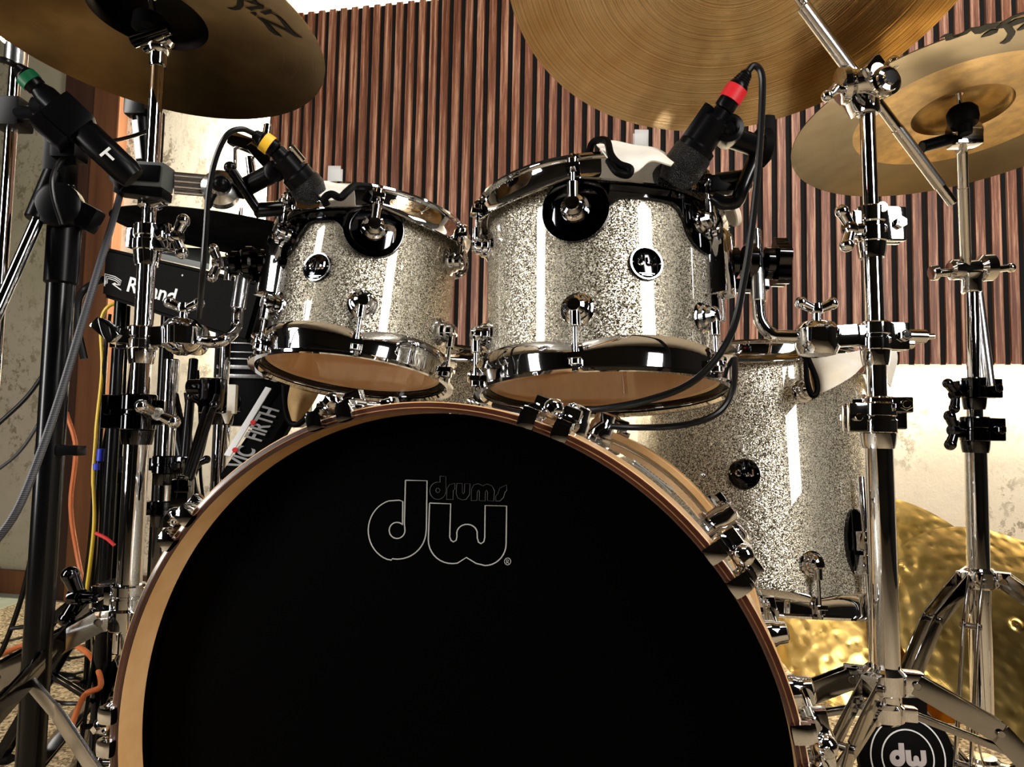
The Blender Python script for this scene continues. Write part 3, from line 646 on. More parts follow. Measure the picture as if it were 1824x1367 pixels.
# ---------------------------------------------------------------- right boom stand (in front)
UZ = V((0, 0, 1)); UX = V((1, 0, 0)); UY = V((0, 1, 0))
sx, sy = .447, .90
def zat(py, X, Y):   # height on a vertical line at (X, Y) whose image row is py
    lo, hi = -1., 3.
    for _ in range(50):
        mid = (lo + hi) / 2; d = V((X, Y, mid)) - CAM; v = CY - F * d.dot(UP) / d.dot(FW)
        if v > py: lo = mid
        else: hi = mid
    return lo
def sp(py, X=sx, Y=sy):
    z = zat(py, X, Y); return V((X + (.4455 - sx) - .019 * (z - .67) if X == sx else X, Y, z))
st = thing('boom_stand', (sx, sy, 0), 'chrome boom stand rising in front of the floor tom, holding the large tom', 'cymbal stand')
mb = MB(); mb.cyl(sp(1205) - UZ * .04, sp(770), .0158, seg=32); mb.build('base_tube', chrome, st)
mb = MB(); mb.cyl(sp(775), sp(420), .0115, seg=32); mb.build('middle_tube', chrome, st)
mb = MB(); mb.cyl(sp(425), sp(195), .0093, seg=32); mb.build('upper_tube', chrome, st)
clamp(sp(745), .016, st, (-1, 0, 0), .038, 1., wn=False, name='height_clamp'); clamp(sp(722), .0135, st, (1, -.4, 0), .02, 1., wn=False, name='memory_lock')
o = clamp(sp(402), .0125, st, (1, 0, 0), .046, 1.1, wn=False, name='height_clamp'); wing(sp(412) + V((-.018, -.012, 0)), (-.9, -.25, -.1), (-.2, 0, 1), o, 1.1)
mb = MB(); mb.cyl(sp(376) + V((.006, -.018, 0)), sp(376) + V((.006, .018, 0)), .007); mb.build('hinge_bolt', chrome, st)
clamp(sp(600), .0125, st, (1, 0, 0), .036, 1., wn=False, name='multi_clamp')
# multi clamp arm to the tom L rod
mb = MB(); pA = sp(598) + V((-.02, 0, 0)); pB = at(1455, 602, .90)
mb.box((pA + pB) / 2, pA - pB, UZ, None, (pA - pB).length * .9, .026, .022, .004); mb.lathe(pB - UZ * .024, UZ, [(0, .010), (.003, .022), (.012, .026), (.034, .026), (.042, .020), (.046, .008)], 32)
mb.build('multi_clamp_arm', chrome, st); mb = MB(); mb.cyl(sp(598) + V((.02, 0, 0)), sp(598) + V((.062, 0, 0)), .0085); mb.cyl(sp(598) + V((.062, 0, 0)), sp(598) + V((.072, 0, 0)), .004); mb.cyl(sp(612) + V((.024, 0, 0)), sp(612) + V((.046, 0, 0)), .006)
ar = mb.build('clamp_bolt', chrome, st); wing(pB + UZ * .02, UZ, UX, ar, 1.)
Lr = [at(1460, 600, .90), at(1400, 600, .905), at(1375, 596, .91), at(1356, 575, .915), at(1351, 545, .92), at(1348, 480, .93), at(1345, 412, .94)]
mb = MB(); mb.tube(Lr, .0082, 20, 6); mb.build('l_rod', chrome, st)
mb = MB(); mb.cyl(Lr[4] + (Lr[5] - Lr[4]) * .1, Lr[5], .0094, seg=24); mb.build('knurled_sleeve', chrome_b, st)
# tom bracket on the L rod
mb = MB(); pc = at(1348, 468, .935)
for dx, r_ in ((-.038, .021), (-.016, .026), (.008, .021)): mb.lathe(pc + V((dx, .004, 0)), UX, [(0, r_ - .004), (.003, r_), (.012, r_), (.015, r_ - .004)], 28)
mb.cyl(pc + V((-.075, .012, .0)), pc + V((.03, .004, 0)), .009); mb.box(pc + V((-.012, .004, -.03)), UX, UZ, None, .05, .014, .03, .003); br = mb.build('tom_bracket', nickel, st)
mb = MB(); kp = pc + V((.022, 0, 0)); K = 40
ringp = [kp + UZ * ((.030 + .003 * math.cos(5 * a)) * math.cos(a)) + UY * ((.022 + .003 * math.cos(5 * a)) * math.sin(a)) for a in [2 * PI * i / K for i in range(K)]]
mb.poly(ringp, UX, .016); mb.build('t_knob', nickel, br)
# boom arm and tilter
bA = V((.262, .829, 1.182)) + V((-.005, .342, .94)) * -.035; bB = at(1697, 362, .965)
tp = at(1540, 160, .895)
d1 = (at(1420, -10, .872) - bB).normalized(); bTop = bB + d1 * ((bA - bB).length)
mb = MB(); mb.cyl(bB, bTop, .0066, seg=24); mb.build('boom_arm', chrome, st)
mb = MB(); mb.cyl(bB + d1 * .03, bB + d1 * .13, .0078, seg=24); mb.build('knurled_sleeve', chrome_b, st); mb = MB(); mb.cyl(tp + d1 * .03, tp + d1 * .13, .0078, seg=24); mb.build('knurled_sleeve', chrome_b, st)
mb = MB(); mb.lathe(sp(205), UZ, [(0, .0125), (.003, .0145), (.04, .0145), (.046, .011)], 28)
tc = sp(150) + V((-.004, -.004, 0)); mb.lathe(tc + V((-.035, 0, -.005)), V((1, -.1, .12)), [(0, .018), (.004, .024), (.012, .024), (.02, .017), (.03, .017), (.04, .024), (.052, .024), (.057, .016)], 32)
mb.box(sp(172) + V((-.014, 0, 0)), (1, 0, .6), UZ, None, .03, .045, .024, .006)
mb.box(tc + V((.006, -.022, .0)), d1, UZ, None, .04, .03, .012, .004); mb.cyl(tc + V((.0, .03, .0)), tc + V((.0, -.034, .0)), .009)
tl = mb.build('tilter', chrome, st)
mb = MB(); mb.lathe(tc + V((.010, -.030, -.014)), V((0.1, -1, 0)), [(0, .0185), (.004, .0185), (.006, .015), (.009, .014), (.010, .009), (.014, .008)], 32); mb.build('ratchet_disc', chrome, tl)
mb = MB(); a_ = tc + V((.022, -.01, .016)); b2 = at(1592, 112, .88); mb.cyl(a_, b2, .0055, .0045); mb.sph(b2, .0085); mb.build('t_handle', chrome, tl); mb = MB(); mb.cyl(tc + V((-.036, 0, -.008)), at(1475, 170, .885), .007, .005); mb.sph(at(1473, 171, .885), .0075); mb.build('t_handle', chrome, tl)
mb = MB(); e = bTop; nrd = V((-.005, .342, .94)).normalized(); mb.box(e, UX, nrd, None, .03, .03, .026, .004); mb.cyl(e, e + nrd * .09, .004); mb.build('cymbal_tilter', chrome, st)
tripod(st, (sx, sy), zat(1212, sx, sy), zat(1212, sx, sy) - .036, .36, 0, (-14, 160, 224), .0158, .024, drop=.10)

# ---------------------------------------------------------------- far right cymbal stand
rx, ry = .752, 1.2
rs_ = thing('cymbal_stand', (rx, ry, 0), 'chrome stand at the far right carrying the brown and gold crash', 'cymbal stand')
q_ = lambda py: sp(py, rx, ry)
mb = MB(); mb.cyl(q_(1290), q_(785), .0165, seg=32); mb.build('base_tube', chrome, rs_)
mb = MB(); mb.cyl(q_(790), q_(700), .0125, seg=32); mb.build('middle_tube', chrome, rs_)
mb = MB(); mb.cyl(q_(700), q_(500), .0105, seg=32); mb.build('upper_tube', chrome, rs_)
mb = MB(); mb.cyl(at(1763, 690, 1.19), at(1740, 510, 1.215), .0085, seg=24); mb.build('stored_boom_end', chrome_b, rs_)
clamp(q_(765), .0165, rs_, (1, 0, 0), .04, 1.2, m=nickel, wside=V((-1, -.3, 0)).normalized(), name='height_clamp', wn=False)
wing(q_(768) + V((-.022, -.005, 0)), (-1, -.3, 0), UZ, rs_, 1.2, nickel)
clamp(q_(692), .0135, rs_, (1, 0, 0), .034, 1.2, m=nickel, name='height_clamp', wn=False); wing(q_(698) + V((-.02, -.005, 0)), (-1, -.2, -.35), (-.3, 0, -1), rs_, 1.1, nickel)
mb = MB(); t2 = q_(482); mb.lathe(q_(522), UZ, [(0, .0145), (.003, .016), (.02, .016), (.03, .02)], 28); mb.lathe(t2 + V((-.036, 0, 0)), V((1, 0, .08)), [(0, .012), (.004, .017), (.02, .017), (.026, .014), (.048, .014), (.054, .022), (.070, .022), (.075, .015)], 28)
mb.cyl(t2 + V((-.036, 0, -.004)), t2 + V((-.058, 0, -.006)), .006); mb.cyl(t2 + V((-.055, 0, -.004)), t2 + V((-.066, 0, -.006)), .0125)
mb.cyl(t2 + V((.036, 0, .002)), t2 + V((.064, 0, .006)), .0055); mb.sph(t2 + V((.066, 0, .006)), .0078); mb.build('tilter', chrome, rs_)
uA = t2 + V((-.008, 0, 0)); uB = at(1713, 262, 1.08); dd = (uB - uA)
mb = MB(); mb.cyl(uA, uB, .0078, seg=24); mb.build('boom_tube', chrome, rs_)
mb = MB(); mb.cyl(uA + dd * .12, uA + dd * .7, .0086, seg=24); mb.build('knurled_sleeve', chrome_b, rs_)
crn = V((-.0663, .1329, .9889)); cb = V((.6263, 1.0112, 1.0712)) - crn * .002
uC = at(1718, 248, 1.035)
mb = MB(); mb.box(uC, UX, UZ, None, .038, .022, .03, .004); mb.lathe(uC + V((-.022, 0, .012)), UX, [(0, .010), (.003, .013), (.04, .013), (.044, .010)], 24); mb.cyl(uB, uC, .011); mb.cyl(uC + V((0, 0, .01)), cb + crn * .03, .0036)
tl2 = mb.build('top_tilter', chrome, rs_)
mb = MB(); mb.cyl(uC + V((-.02, 0, .0)), at(1642, 262, 1.03), .0085); mb.build('tilt_handle', black, tl2)
mb = MB(); mb.lathe(cb - crn * .035, crn, [(0, .008), (.012, .010), (.014, .017), (.022, .020), (.034, .020), (.040, .016)], 28); mb.build('felt_washer', rubber, rs_)
tripod(rs_, (rx, ry), zat(1030, rx, ry), .1, .34, 0, (-38, 205, 232), .0165, .026, drop=.3)

# ---------------------------------------------------------------- left chrome stand with the dark crash
lx, ly = -.476, .945
ls = thing('cymbal_stand', (lx, ly, 0), 'chrome stand at the left carrying the dark crash and the small tom', 'cymbal stand')
q_ = lambda py, X=lx, Y=ly: sp(py, X, Y)
mb = MB(); mb.cyl(q_(1090) - UZ * .05, q_(760), .0150, seg=32); mb.build('base_tube', chrome, ls)
mb = MB(); mb.cyl(q_(765), q_(430), .0115, seg=32); mb.build('middle_tube', chrome, ls)
mb = MB(); mb.cyl(q_(440), q_(105), .0088, seg=32); mb.build('upper_tube', chrome, ls)
mb = MB(); mb.lathe(q_(120), UZ, [(0, .010), (.004, .0115), (.03, .0115), (.034, .013), (.045, .013), (.05, .009)], 24); tpp = q_(84)
mb.lathe(tpp + V((-.02, 0, 0)), V((1, -.15, .35)), [(0, .010), (.003, .014), (.035, .014), (.04, .010)], 24); mb.cyl(tpp, V((-.4853, .9316, 1.141)) + V((0, 0, .03)), .004); mb.sph(tpp, .016)
tt = mb.build('tilter', chrome, ls); mb = MB(); mb.cyl(tpp + V((-.03, -.01, .002)), tpp + V((.02, -.015, .018)), .009); mb.build('tilt_lever', nickel, tt)
mb = MB(); mb.lathe(V((-.4853, .9316, 1.141)) - V((0, 0, .022)), V((.0807, .0737, .994)), [(0, .012), (.003, .020), (.02, .020), (.022, .014)], 24); mb.build('felt_washer', rubber, ls)
clamp(q_(425), .012, ls, (1, -.2, 0), .036, 1., name='height_clamp', wn=False); wing(q_(425) + V((.025, -.01, 0)), (1, -.1, 0), UZ, ls, 1.1)
mb = MB(); mb.lathe(q_(372), UZ, [(0, .011), (.003, .015), (.014, .015), (.017, .011)], 24); mb.cyl(q_(366) + V((.01, -.01, 0)), q_(366) + V((.03, -.022, 0)), .007); mb.build('memory_lock', chrome, ls)
clamp(q_(735), .0155, ls, (-1, -.2, 0), .046, 1.1, name='height_clamp', wn=False, m=nickel); wing(q_(735) + V((.025, -.012, 0)), (.6, -.8, -.1), (1, .3, -.5), ls, 1.1)
# multi clamp holding small tom
clamp(q_(603), .0125, ls, (-1, 0, 0), .03, 1., wn=False, name='multi_clamp')
mb = MB(); a_ = q_(603); b2 = at(195, 598, .93); mb.box((a_ + b2) / 2, b2 - a_, UZ, None, (a_ - b2).length, .020, .02, .003); mb.box(b2 + V((-.0, 0, .005)), (1, 0, -.8), UZ, None, .036, .016, .03, .004); mb.build('multi_clamp_tail', chrome, ls); mb = MB()
cpt = at(325, 598, .95); mb.box((a_ + cpt) / 2, cpt - a_, UZ, None, (a_ - cpt).length, .026, .024, .004); mb.lathe(cpt - UZ * .026, UZ, [(0, .006), (.006, .018), (.014, .025), (.036, .026), (.046, .018), (.05, .008)], 28); mb.build('multi_clamp_arm', chrome, ls); mb = MB(); mb.lathe(at(352, 605, .99) - V((.01, 0, 0)), V((1, -.3, -.1)), [(0, .012), (.004, .021), (.016, .021), (.02, .015)], 28)
ar = mb.build('rod_socket', chrome, ls); wing(cpt + UZ * .02, UZ, UX, ar, 1.)
Ll = [at(335, 605, .96), at(380, 610, .96), at(402, 604, .96), at(420, 585, 1.0), at(424, 550, 1.0), at(432, 505, 1.0), at(434, 450, 1.0)]
mb = MB(); mb.tube(Ll, .0078, 20, 6); mb.build('l_rod', chrome, ls)
mb = MB(); mb.cyl(Ll[4], Ll[5] + UZ * .01, .0100, seg=24); mb.build('knurled_sleeve', chrome_b, ls)
mb = MB(); pc = at(440, 470, 1.0)
for dx, r_ in ((-.022, .017), (-.002, .024), (.018, .02)): mb.lathe(pc + V((dx, 0, 0)), UX, [(0, r_ - .004), (.003, r_), (.011, r_), (.014, r_ - .004)], 28)
mb.cyl(pc, pc + V((.06, .0, .0)), .009); br = mb.build('tom_bracket', nickel, ls); wing(pc + V((-.024, 0, 0)), -UX, UZ, br, 1.)
mb = MB(); mb.cyl(at(405, 500, 1.0), at(408, 455, 1.0), .005); mb.cyl(at(404, 480, 1.0), at(404, 460, 1.0), .011); mb.build('drum_key_bolt', chrome, br)
# low clamp
clamp(q_(1062), .0155, ls, (-1, -.1, 0), .03, 1.2, name='leg_clamp', wn=False); wing(q_(1062) + V((-.035, -.012, 0)), (-1, 0, 0), UZ, ls, 1.4, nickel)
tripod(ls, (lx, ly), zat(1100, lx, ly), .16, .40, 0, (215, 330, 90), .0150, .026)

# plastic clamp carrying a bar to the left
mb = MB(); pq = at(262, 316, .92)
hc = thing('rail_clamp', pq, 'dark box clamp with ribbed bar on the left stand below the crash', 'clamp')
mb.box(pq, (1, -.05, -.06), UZ, None, .056, .032, .030, .003); bo = mb.build('clamp_body', grey, hc)
mb = MB(); mb.box(pq + V((.006, -.016, 0)), (1, -.05, -.06), UZ, None, .038, .021, .004, .002); mb.box(pq + V((-.004, 0, -.021)), (1, -.05, -.12), UZ, None, .064, .012, .026, .003); mb.build('clamp_jaw', black, bo)
mb = MB()
for k in range(4): mb.cyl(at(310, 311 + k * 10, .93), at(388, 318 + k * 10, .95), .0035)
mb.box(at(350, 328, .95), (1, 0, -.09), UZ, None, .06, .02, .012, .002); mb.build('ribbed_bar', chrome_b, hc)
mb = MB(); mb.lathe(at(395, 345, .96), V((.3, -1, .1)), [(0, .018), (.005, .024), (.02, .024), (.024, .018), (.026, .014), (.034, .012)], 28); mb.build('round_joint', chrome_b, hc)
mb = MB(); mb.sph(at(394, 329, .93), .011); mb.cyl(at(394, 329, .93), at(372, 370, .94), .003); mb.build('lock_lever', black, hc); mb = MB(); mb.box(at(222, 316, .91), (1, -.2, .9), UZ, None, .030, .026, .014, .003); mb.build('clamp_grip', black, hc)

# ---------------------------------------------------------------- cables
def cable(pts, r, m, lab, Y=None, cat='cable', name='cable', group=None):
    P = [at(p[0], p[1], p[2] if len(p) > 2 else Y) for p in pts]
    mb = MB(); mb.tube(P, r, 10, 6); return tag(mb.build(name, m), lab, cat, group)
def xlr(a, b, r0_, parent, tape):
    """plug and taped band along a->b"""
    d = (b - a).normalized(); L = (b - a).length
    mb = MB(); mb.lathe(a, d, [(0, r0_ * .42), (L * .06, r0_ * .6)] + [(L * (.08 + .03 * i), r0_ * (.62 + .035 * i - (.06 if i % 2 else 0))) for i in range(9)] + [(L * .38, r0_), (L * .95, r0_), (L, r0_ * .9)], 24); o = mb.build('plug', black, parent)
    mb = MB(); mb.lathe_loop(a + d * L * .42, d, [(0, r0_ * 1.08), (L * .34, r0_ * 1.12), (L * .34, r0_ * .98), (0, r0_ * .98)], 28); mb.build('tape_band', tape, o)
# mic on the larger tom
def mic(name, path, radii, lab, tape, plug, pr, mesh_to):
    a, b = path; d = (b - a).normalized(); L = (b - a).length
    t = thing(name, (a + b) / 2, lab, 'microphone')
    mb = MB(); mb.lathe(a, d, [(f * L, r) for f, r in radii], 32); mb.build('body', black, t)
    mb = MB(); mb.lathe(b - d * mesh_to, d, [(0, radii[-1][1] * 1.0), (.004, radii[-1][1] * 1.12), (mesh_to * .8, radii[-1][1] * 1.15), (mesh_to + .01, radii[-1][1] * .8)], 32); mb.build('grille', mesh_m, t)
    xlr(plug, a, pr, t, tape); return t
ma = at(1288, 196, .80); mbp = at(1205, 315, .83)
mt_ = mic('drum_microphone', (ma, mbp), [(0, .0095), (.12, .0115), (.16, .0170), (.5, .0175), (.53, .0215), (.95, .0215), (1, .0205)], 'black microphone with red tape aimed at the larger rack tom', red, at(1332, 128, .79), .0115, .035)
mb = MB(); dm = (mbp - ma).normalized(); mb.box(ma.lerp(mbp, .35) + V((-.012, -.004, .008)), dm, UZ, None, .05, .01, .012, .003); mb.build('switch_ridge', black, mt_)
hd_ = thing('mic_holder', at(1300, 360, .86), 'black clip arm holding the red taped microphone on the tom rim', 'microphone clip')
mb = MB(); a_ = at(1290, 240, .82); b2 = at(1352, 262, .85); mb.cyl(a_, b2, .0125); mb.lathe(a_ - V((.0, .016, 0)), V((-.2, -1, 0)), [(-.03, .012), (-.004, .0165), (.004, .0165), (.006, .012), (.003, .008), (.007, .004)], 28); mb.build('swivel', black, hd_)
mb = MB(); mb.lathe(at(1362, 262, .86) - V((.012, 0, 0)), V((1, .2, 0)), [(0, .010), (.003, .022), (.012, .024), (.016, .02)], 12); mb.box(at(1365, 235, .86), UZ, UX, None, .035, .016, .022, .005); mb.build('thumb_screw', rubber, hd_)
mb = MB(); mb.tube([at(1352, 265, .85), at(1335, 305, .85), at(1322, 335, .85), at(1312, 358, .855), at(1290, 362, .86), at(1272, 352, .865)], .0085, 14); mb.cyl(at(1275, 322, .87), at(1325, 316, .86), .009); mb.box(at(1290, 330, .87), UX, UZ, None, .04, .02, .02, .005); mb.sph(at(1325, 330, .855), .010); mb.build('rim_clamp', blackm, hd_)
mb = MB(); mb.cyl(at(1300, 382, .90), at(1310, 378, .90), .017, seg=24); mb.build('cream_pad', cloth, hd_)
cable([(1332, 128, .79), (1343, 117, .79), (1356, 130, .79), (1358, 170, .79), (1352, 280, .785), (1340, 400, .78), (1325, 500, .775), (1300, 600, .77), (1240, 676, .76), (1150, 714, .77), (1040, 732, .80), (930, 736, .85), (880, 722, .9)], .0038, cable_m, 'black cable looping from the red taped microphone across under the larger tom')
cable([(1309, 640, .9), (1306, 690, .86), (1280, 735, .84), (1220, 757, .84), (1140, 762, .86), (1060, 758, .9)], .0038, cable_m, 'black cable hanging in a low arc beneath the larger tom')
# mic on the small tom
ma = at(492, 268, .89); mbp = at(556, 343, .925)
mt_ = mic('drum_microphone', (ma, mbp), [(0, .0095), (.14, .0115), (.18, .0165), (.5, .0170), (.53, .020), (.95, .020), (1, .019)], 'black microphone with yellow tape aimed at the small rack tom', yel, at(452, 238, .88), .0112, .02)
mb = MB(); mb.cyl(ma.lerp(mbp, .2) + V((.012, -.012, .012)), ma.lerp(mbp, .55) + V((.012, -.012, .012)), .004); mb.build('chrome_strip', chrome, mt_)
hd2 = thing('mic_holder', at(480, 330, .95), 'black bracket holding the yellow taped microphone beside the left stand', 'microphone clip')
mb = MB(); mb.cyl(at(425, 340, .96), at(492, 305, .93), .0125); mb.lathe(at(491, 307, .905), V((0, -1, 0)), [(0, .012), (.003, .0135), (.008, .0125), (.010, .009)], 28); mb.cyl(at(491, 307, .905), at(491, 307, .94), .012); mb.build('swivel', black, hd2)
mb = MB(); mb.cyl(at(410, 300, .93), at(460, 375, .95), .0065); mb.sph(at(410, 299, .93), .008); mb.cyl(at(455, 375, .95), at(500, 372, .97), .010); mb.build('arm', blackm, hd2)
mb = MB(); mb.box(at(440, 258, .96), (1, 0, -.35), UZ, None, .045, .018, .02, .003); mb.box(at(468, 285, .95), (1, 0, -1.1), UZ, None, .05, .012, .016, .002); mb.cyl(at(445, 280, .96), at(452, 340, .96), .006); mb.box(at(475, 268, .95), UX, UZ, None, .014, .04, .01, .002); mb.cyl(at(478, 222, .95), at(474, 250, .95), .006); mb.cyl(at(418, 245, .97), at(418, 300, .97), .003); mb.build('rim_clamp', chrome, hd2)
cable([(452, 238, .88), (430, 230, .87), (405, 240, .86), (385, 280, .86), (372, 340, .86), (366, 420, .86), (360, 500, .88), (354, 565, .95)], .0034, cable_m, 'black cable curving down from the yellow taped microphone')

# overhead mic and black mic stand at the left
t = thing('microphone', at(150, 220, .80), 'long black microphone with green tape crossing the upper left', 'microphone')
a_ = at(68, 158, .80); b2 = at(238, 318, .84); d = (b2 - a_).normalized(); L = (b2 - a_).length
mb = MB(); mb.lathe(a_, d, [(0, .009), (.01, .0125), (L * .45, .0135), (L * .5, .0165), (L * .92, .0165), (L, .014)], 28); mb.build('body', black, t)
mb = MB(); mb.box(a_.lerp(b2, .32), d, UZ, None, .040, .038, .030, .006); mb.box(at(95, 232, .81), d, UZ, None, .038, .024, .03, .003); mb.build('mount_block', black, t)
mb = MB(); c_ = a_.lerp(b2, .78) + V((0, -.0172, .002)); mb.box(c_, V((.6, 0, .55)), d, None, .014, .003, .0012); mb.box(c_ + d * .006, d, UZ, None, .012, .003, .0012); mb.build('white_mark', white, t)
xlr(at(28, 118, .79), a_, .0105, t, grn)
cable([(28, 118, .79), (10, 108, .78), (-20, 104, .78)], .0035, cable_m, 'short black cable leaving the green taped plug')
ms = thing('mic_stand', (-.545, .86, 0), 'black microphone stand column in front of the timber post at the left', 'microphone stand')
X_, Y_ = -.533, .86
zz = lambda py: zat(py, X_, Y_)
mb = MB(); mb.cyl(V((X_, Y_, .03)), V((X_, Y_, zz(480))), .0150, seg=28); mb.build('lower_tube', blackm, ms)
mb = MB(); mb.cyl(V((X_, Y_, zz(500))), V((X_, Y_, zz(330))), .0085); mb.build('upper_tube', blackm, ms)
mb = MB(); mb.lathe(V((X_, Y_, zz(510))), UZ, [(0, .013), (.004, .018), (.075, .018), (.10, .013)], 28); mb.build('collar', black, ms); mb = MB(); mb.box(V((X_ + .012, Y_, zz(802))), UX, UZ, None, .05, .012, .02, .003); mb.build('cable_clip', black, ms)
mb = MB(); kc = at(122, 375, .86); mb.lathe(kc - V((0, .02, 0)), V((.15, -1, 0)), [(-.04, .018), (-.01, .026), (.004, .026), (.008, .020)], 28); mb.box(at(108, 300, .86), UZ, UX, None, .08, .028, .03, .006); mb.box(at(125, 250, .84), UZ, UX, None, .05, .03, .03, .006); mb.box(at(140, 380, .86), (1, 0, -.5), UZ, None, .05, .03, .022, .006); mb.build('boom_clutch', black, ms)
mb = MB(); mb.cyl(at(-25, 600, .80), at(90, 340, .85), .0068, seg=20); mb.build('boom_arm', chrome, ms)
mb = MB(); mb.cyl(at(62, 392, .838), at(98, 310, .853), .0115, .0125, seg=20); mb.build('boom_grip', black, ms)
mb = MB(); mb.lathe(V((X_, Y_, .0)), UZ, [(0, .12), (.010, .125), (.022, .115), (.03, .03), (.045, .02), (.12, .020), (.124, .016)], 48); mb.build('round_base', blackm, ms)
m2 = thing('mic_stand', at(10, 400, 1.1), 'slim chrome stand with grey head at the far left edge', 'microphone stand')
mb = MB(); X2, Y2 = at(8, 400, 1.1)[:2]; mb.cyl(V((X2, Y2, .01)), V((X2 - .0, Y2, zat(120, X2, Y2))), .0085); mb.build('tube', chrome, m2)
mb = MB(); p_ = V((X2, Y2, zat(120, X2, Y2))); mb.cyl(p_ - UZ * .0, p_ + UZ * .035, .016); mb.box(p_ + V((-.02, 0, .06)), (1, 0, -1), UZ, None, .06, .03, .03, .006); mb.cyl(p_ + V((.0, -.02, .045)), p_ + V((.0, .0, .045)), .008); mb.build('grey_head', chrome_b, m2)
mb = MB(); p_ = V((X2, Y2, zat(205, X2, Y2))); mb.box(p_, UX, UZ, None, .045, .045, .04, .005); mb.cyl(p_, p_ + V((.07, -.03, -.01)), .013); mb.cyl(p_ + V((.06, -.03, 0)), p_ + V((.085, -.04, -.005)), .017); mb.build('clutch', black, m2)
mb = MB(); mb.cyl(V((X2, Y2, .0)), V((X2, Y2, .02)), .10); mb.build('base', blackm, m2)
# thin black light stand behind the crash tube
m3 = thing('light_stand', at(262, 240, 1.35), 'black stand with a pale strip, close behind the left chrome tube', 'stand')
mb = MB(); mb.cyl(at(250, 160, 1.35), at(262, 340, 1.35), .018, .014); X3, Y3 = at(270, 340, 1.35)[:2]; mb.cyl(V((X3, Y3, .0)), V((X3, Y3, zat(200, X3, Y3))), .016); mb.box(at(246, 180, 1.34), UZ, UX, None, .06, .04, .03, .006); mb.build('pole', blackm, m3)
mb = MB(); mb.bar(at(240, 215, 1.33), at(247, 282, 1.33), UX, .010, .004); mb.build('pale_strip', white, m3)

# ---------------------------------------------------------------- percussion pad with wordmark
F_ = [at(184, 440, 1.20), at(470, 505, 1.12), at(440, 612, 1.12), at(178, 528, 1.20)]
rp = thing('percussion_pad', at(300, 600, 1.2), 'black electronic drum pad with white wordmark behind the left stand', 'drum pad')
back = V((.12, .30, -.0)) * .9
mb = MB(); fr = [mb.bm.verts.new(p) for p in F_]; bk = [mb.bm.verts.new(p + back + (UZ * .01)) for p in F_]
mb.bridge(fr, bk); mb.bm.faces.new(fr[::-1]); mb.bm.faces.new(bk); bmesh.ops.bevel(mb.bm, geom=mb.bm.edges[:], offset=.006, segments=3, affect='EDGES'); body = mb.build('body', rubber, rp)
fnm = (F_[1] - F_[0]).cross(F_[3] - F_[0]).normalized()
if fnm.y > 0: fnm = -fnm
def text(s, o, right, upv, size, m, nm, parent, t=.0006, shear=0., squeeze=1., bold=0.):
    cu = bpy.data.curves.new(nm, 'FONT'); cu.body = s; cu.size = size; cu.extrude = t; cu.shear = shear; cu.offset = bold
    ob = bpy.data.objects.new('tmp', cu); C.objects.link(ob); bpy.context.view_layer.update()
    me = bpy.data.meshes.new_from_object(ob.evaluated_get(bpy.context.evaluated_depsgraph_get())); bpy.data.objects.remove(ob)
    x = V(right).normalized(); y = V(upv); y = (y - x * y.dot(x)).normalized(); z = x.cross(y); o = V(o)
    for v in me.vertices: v.co = o + x * (v.co.x * squeeze) + y * v.co.y + z * v.co.z
    me.materials.clear(); me.materials.append(m); me.name = nm; r = bpy.data.objects.new(nm, me); C.objects.link(r); r.parent = parent; return r
n_r = on_plane; to = on_plane(224, 518, F_[0] + fnm * .0012, fnm); tr = on_plane(310, 541, F_[0] + fnm * .0012, fnm)
tx = text('Roland', to, tr - to, UZ, .034, white, 'wordmark', body, squeeze=1.0, bold=.0006); wd = max((V(v.co) - to).dot((tr - to).normalized()) for v in tx.data.vertices); k_ = (tr - to).length / wd
rr_ = (tr - to).normalized()
for v in tx.data.vertices: dd_ = V(v.co) - to; v.co = to + dd_ + rr_ * (dd_.dot(rr_) * (k_ - 1))
mb = MB()
def R_(x, y): return on_plane(x, y, F_[0] + fnm * .0012, fnm)
for k in range(3): mb.tube([R_(186 + 2.5 * k, 508 - k * 1.5), R_(187 + 2.5 * k, 488 + 4 * k), R_(205, 493 + 3.4 * k), R_(216 - 2.5 * k, 500 + 2 * k), R_(214 - 2.5 * k, 508), R_(200 + 2 * k, 506 - k)], .0007, 6, sm=False)
mb.tube([R_(202, 507), R_(216, 517)], .0010, 6, sm=False); mb.tube([R_(188, 500), R_(186, 510)], .0009, 6, sm=False); mb.build('logo_mark', white, body)
mb = MB(); T = [at(285, 462, 1.215), at(372, 481, 1.19), at(375, 452, 1.32), at(290, 450, 1.32)]; mb.poly(T, UZ, .01); mb.build('grey_panel', grey, rp)
mb = MB()
for k in range(3): mb.sph(at(326 + 13 * k, 491 + k * 0, 1.16), .0022)
mb.build('indicator_dots', white, rp)
mb = MB(); X5, Y5 = at(214, 560, 1.26)[:2]; mb.cyl(V((X5, Y5, 0)), V((X5, Y5, zat(515, X5, Y5))), .010); mb.cyl(at(300, 560, 1.3), V((at(300, 560, 1.3).x, at(300, 560, 1.3).y, 0)), .012); mb.build('stand_post', blackm, rp)

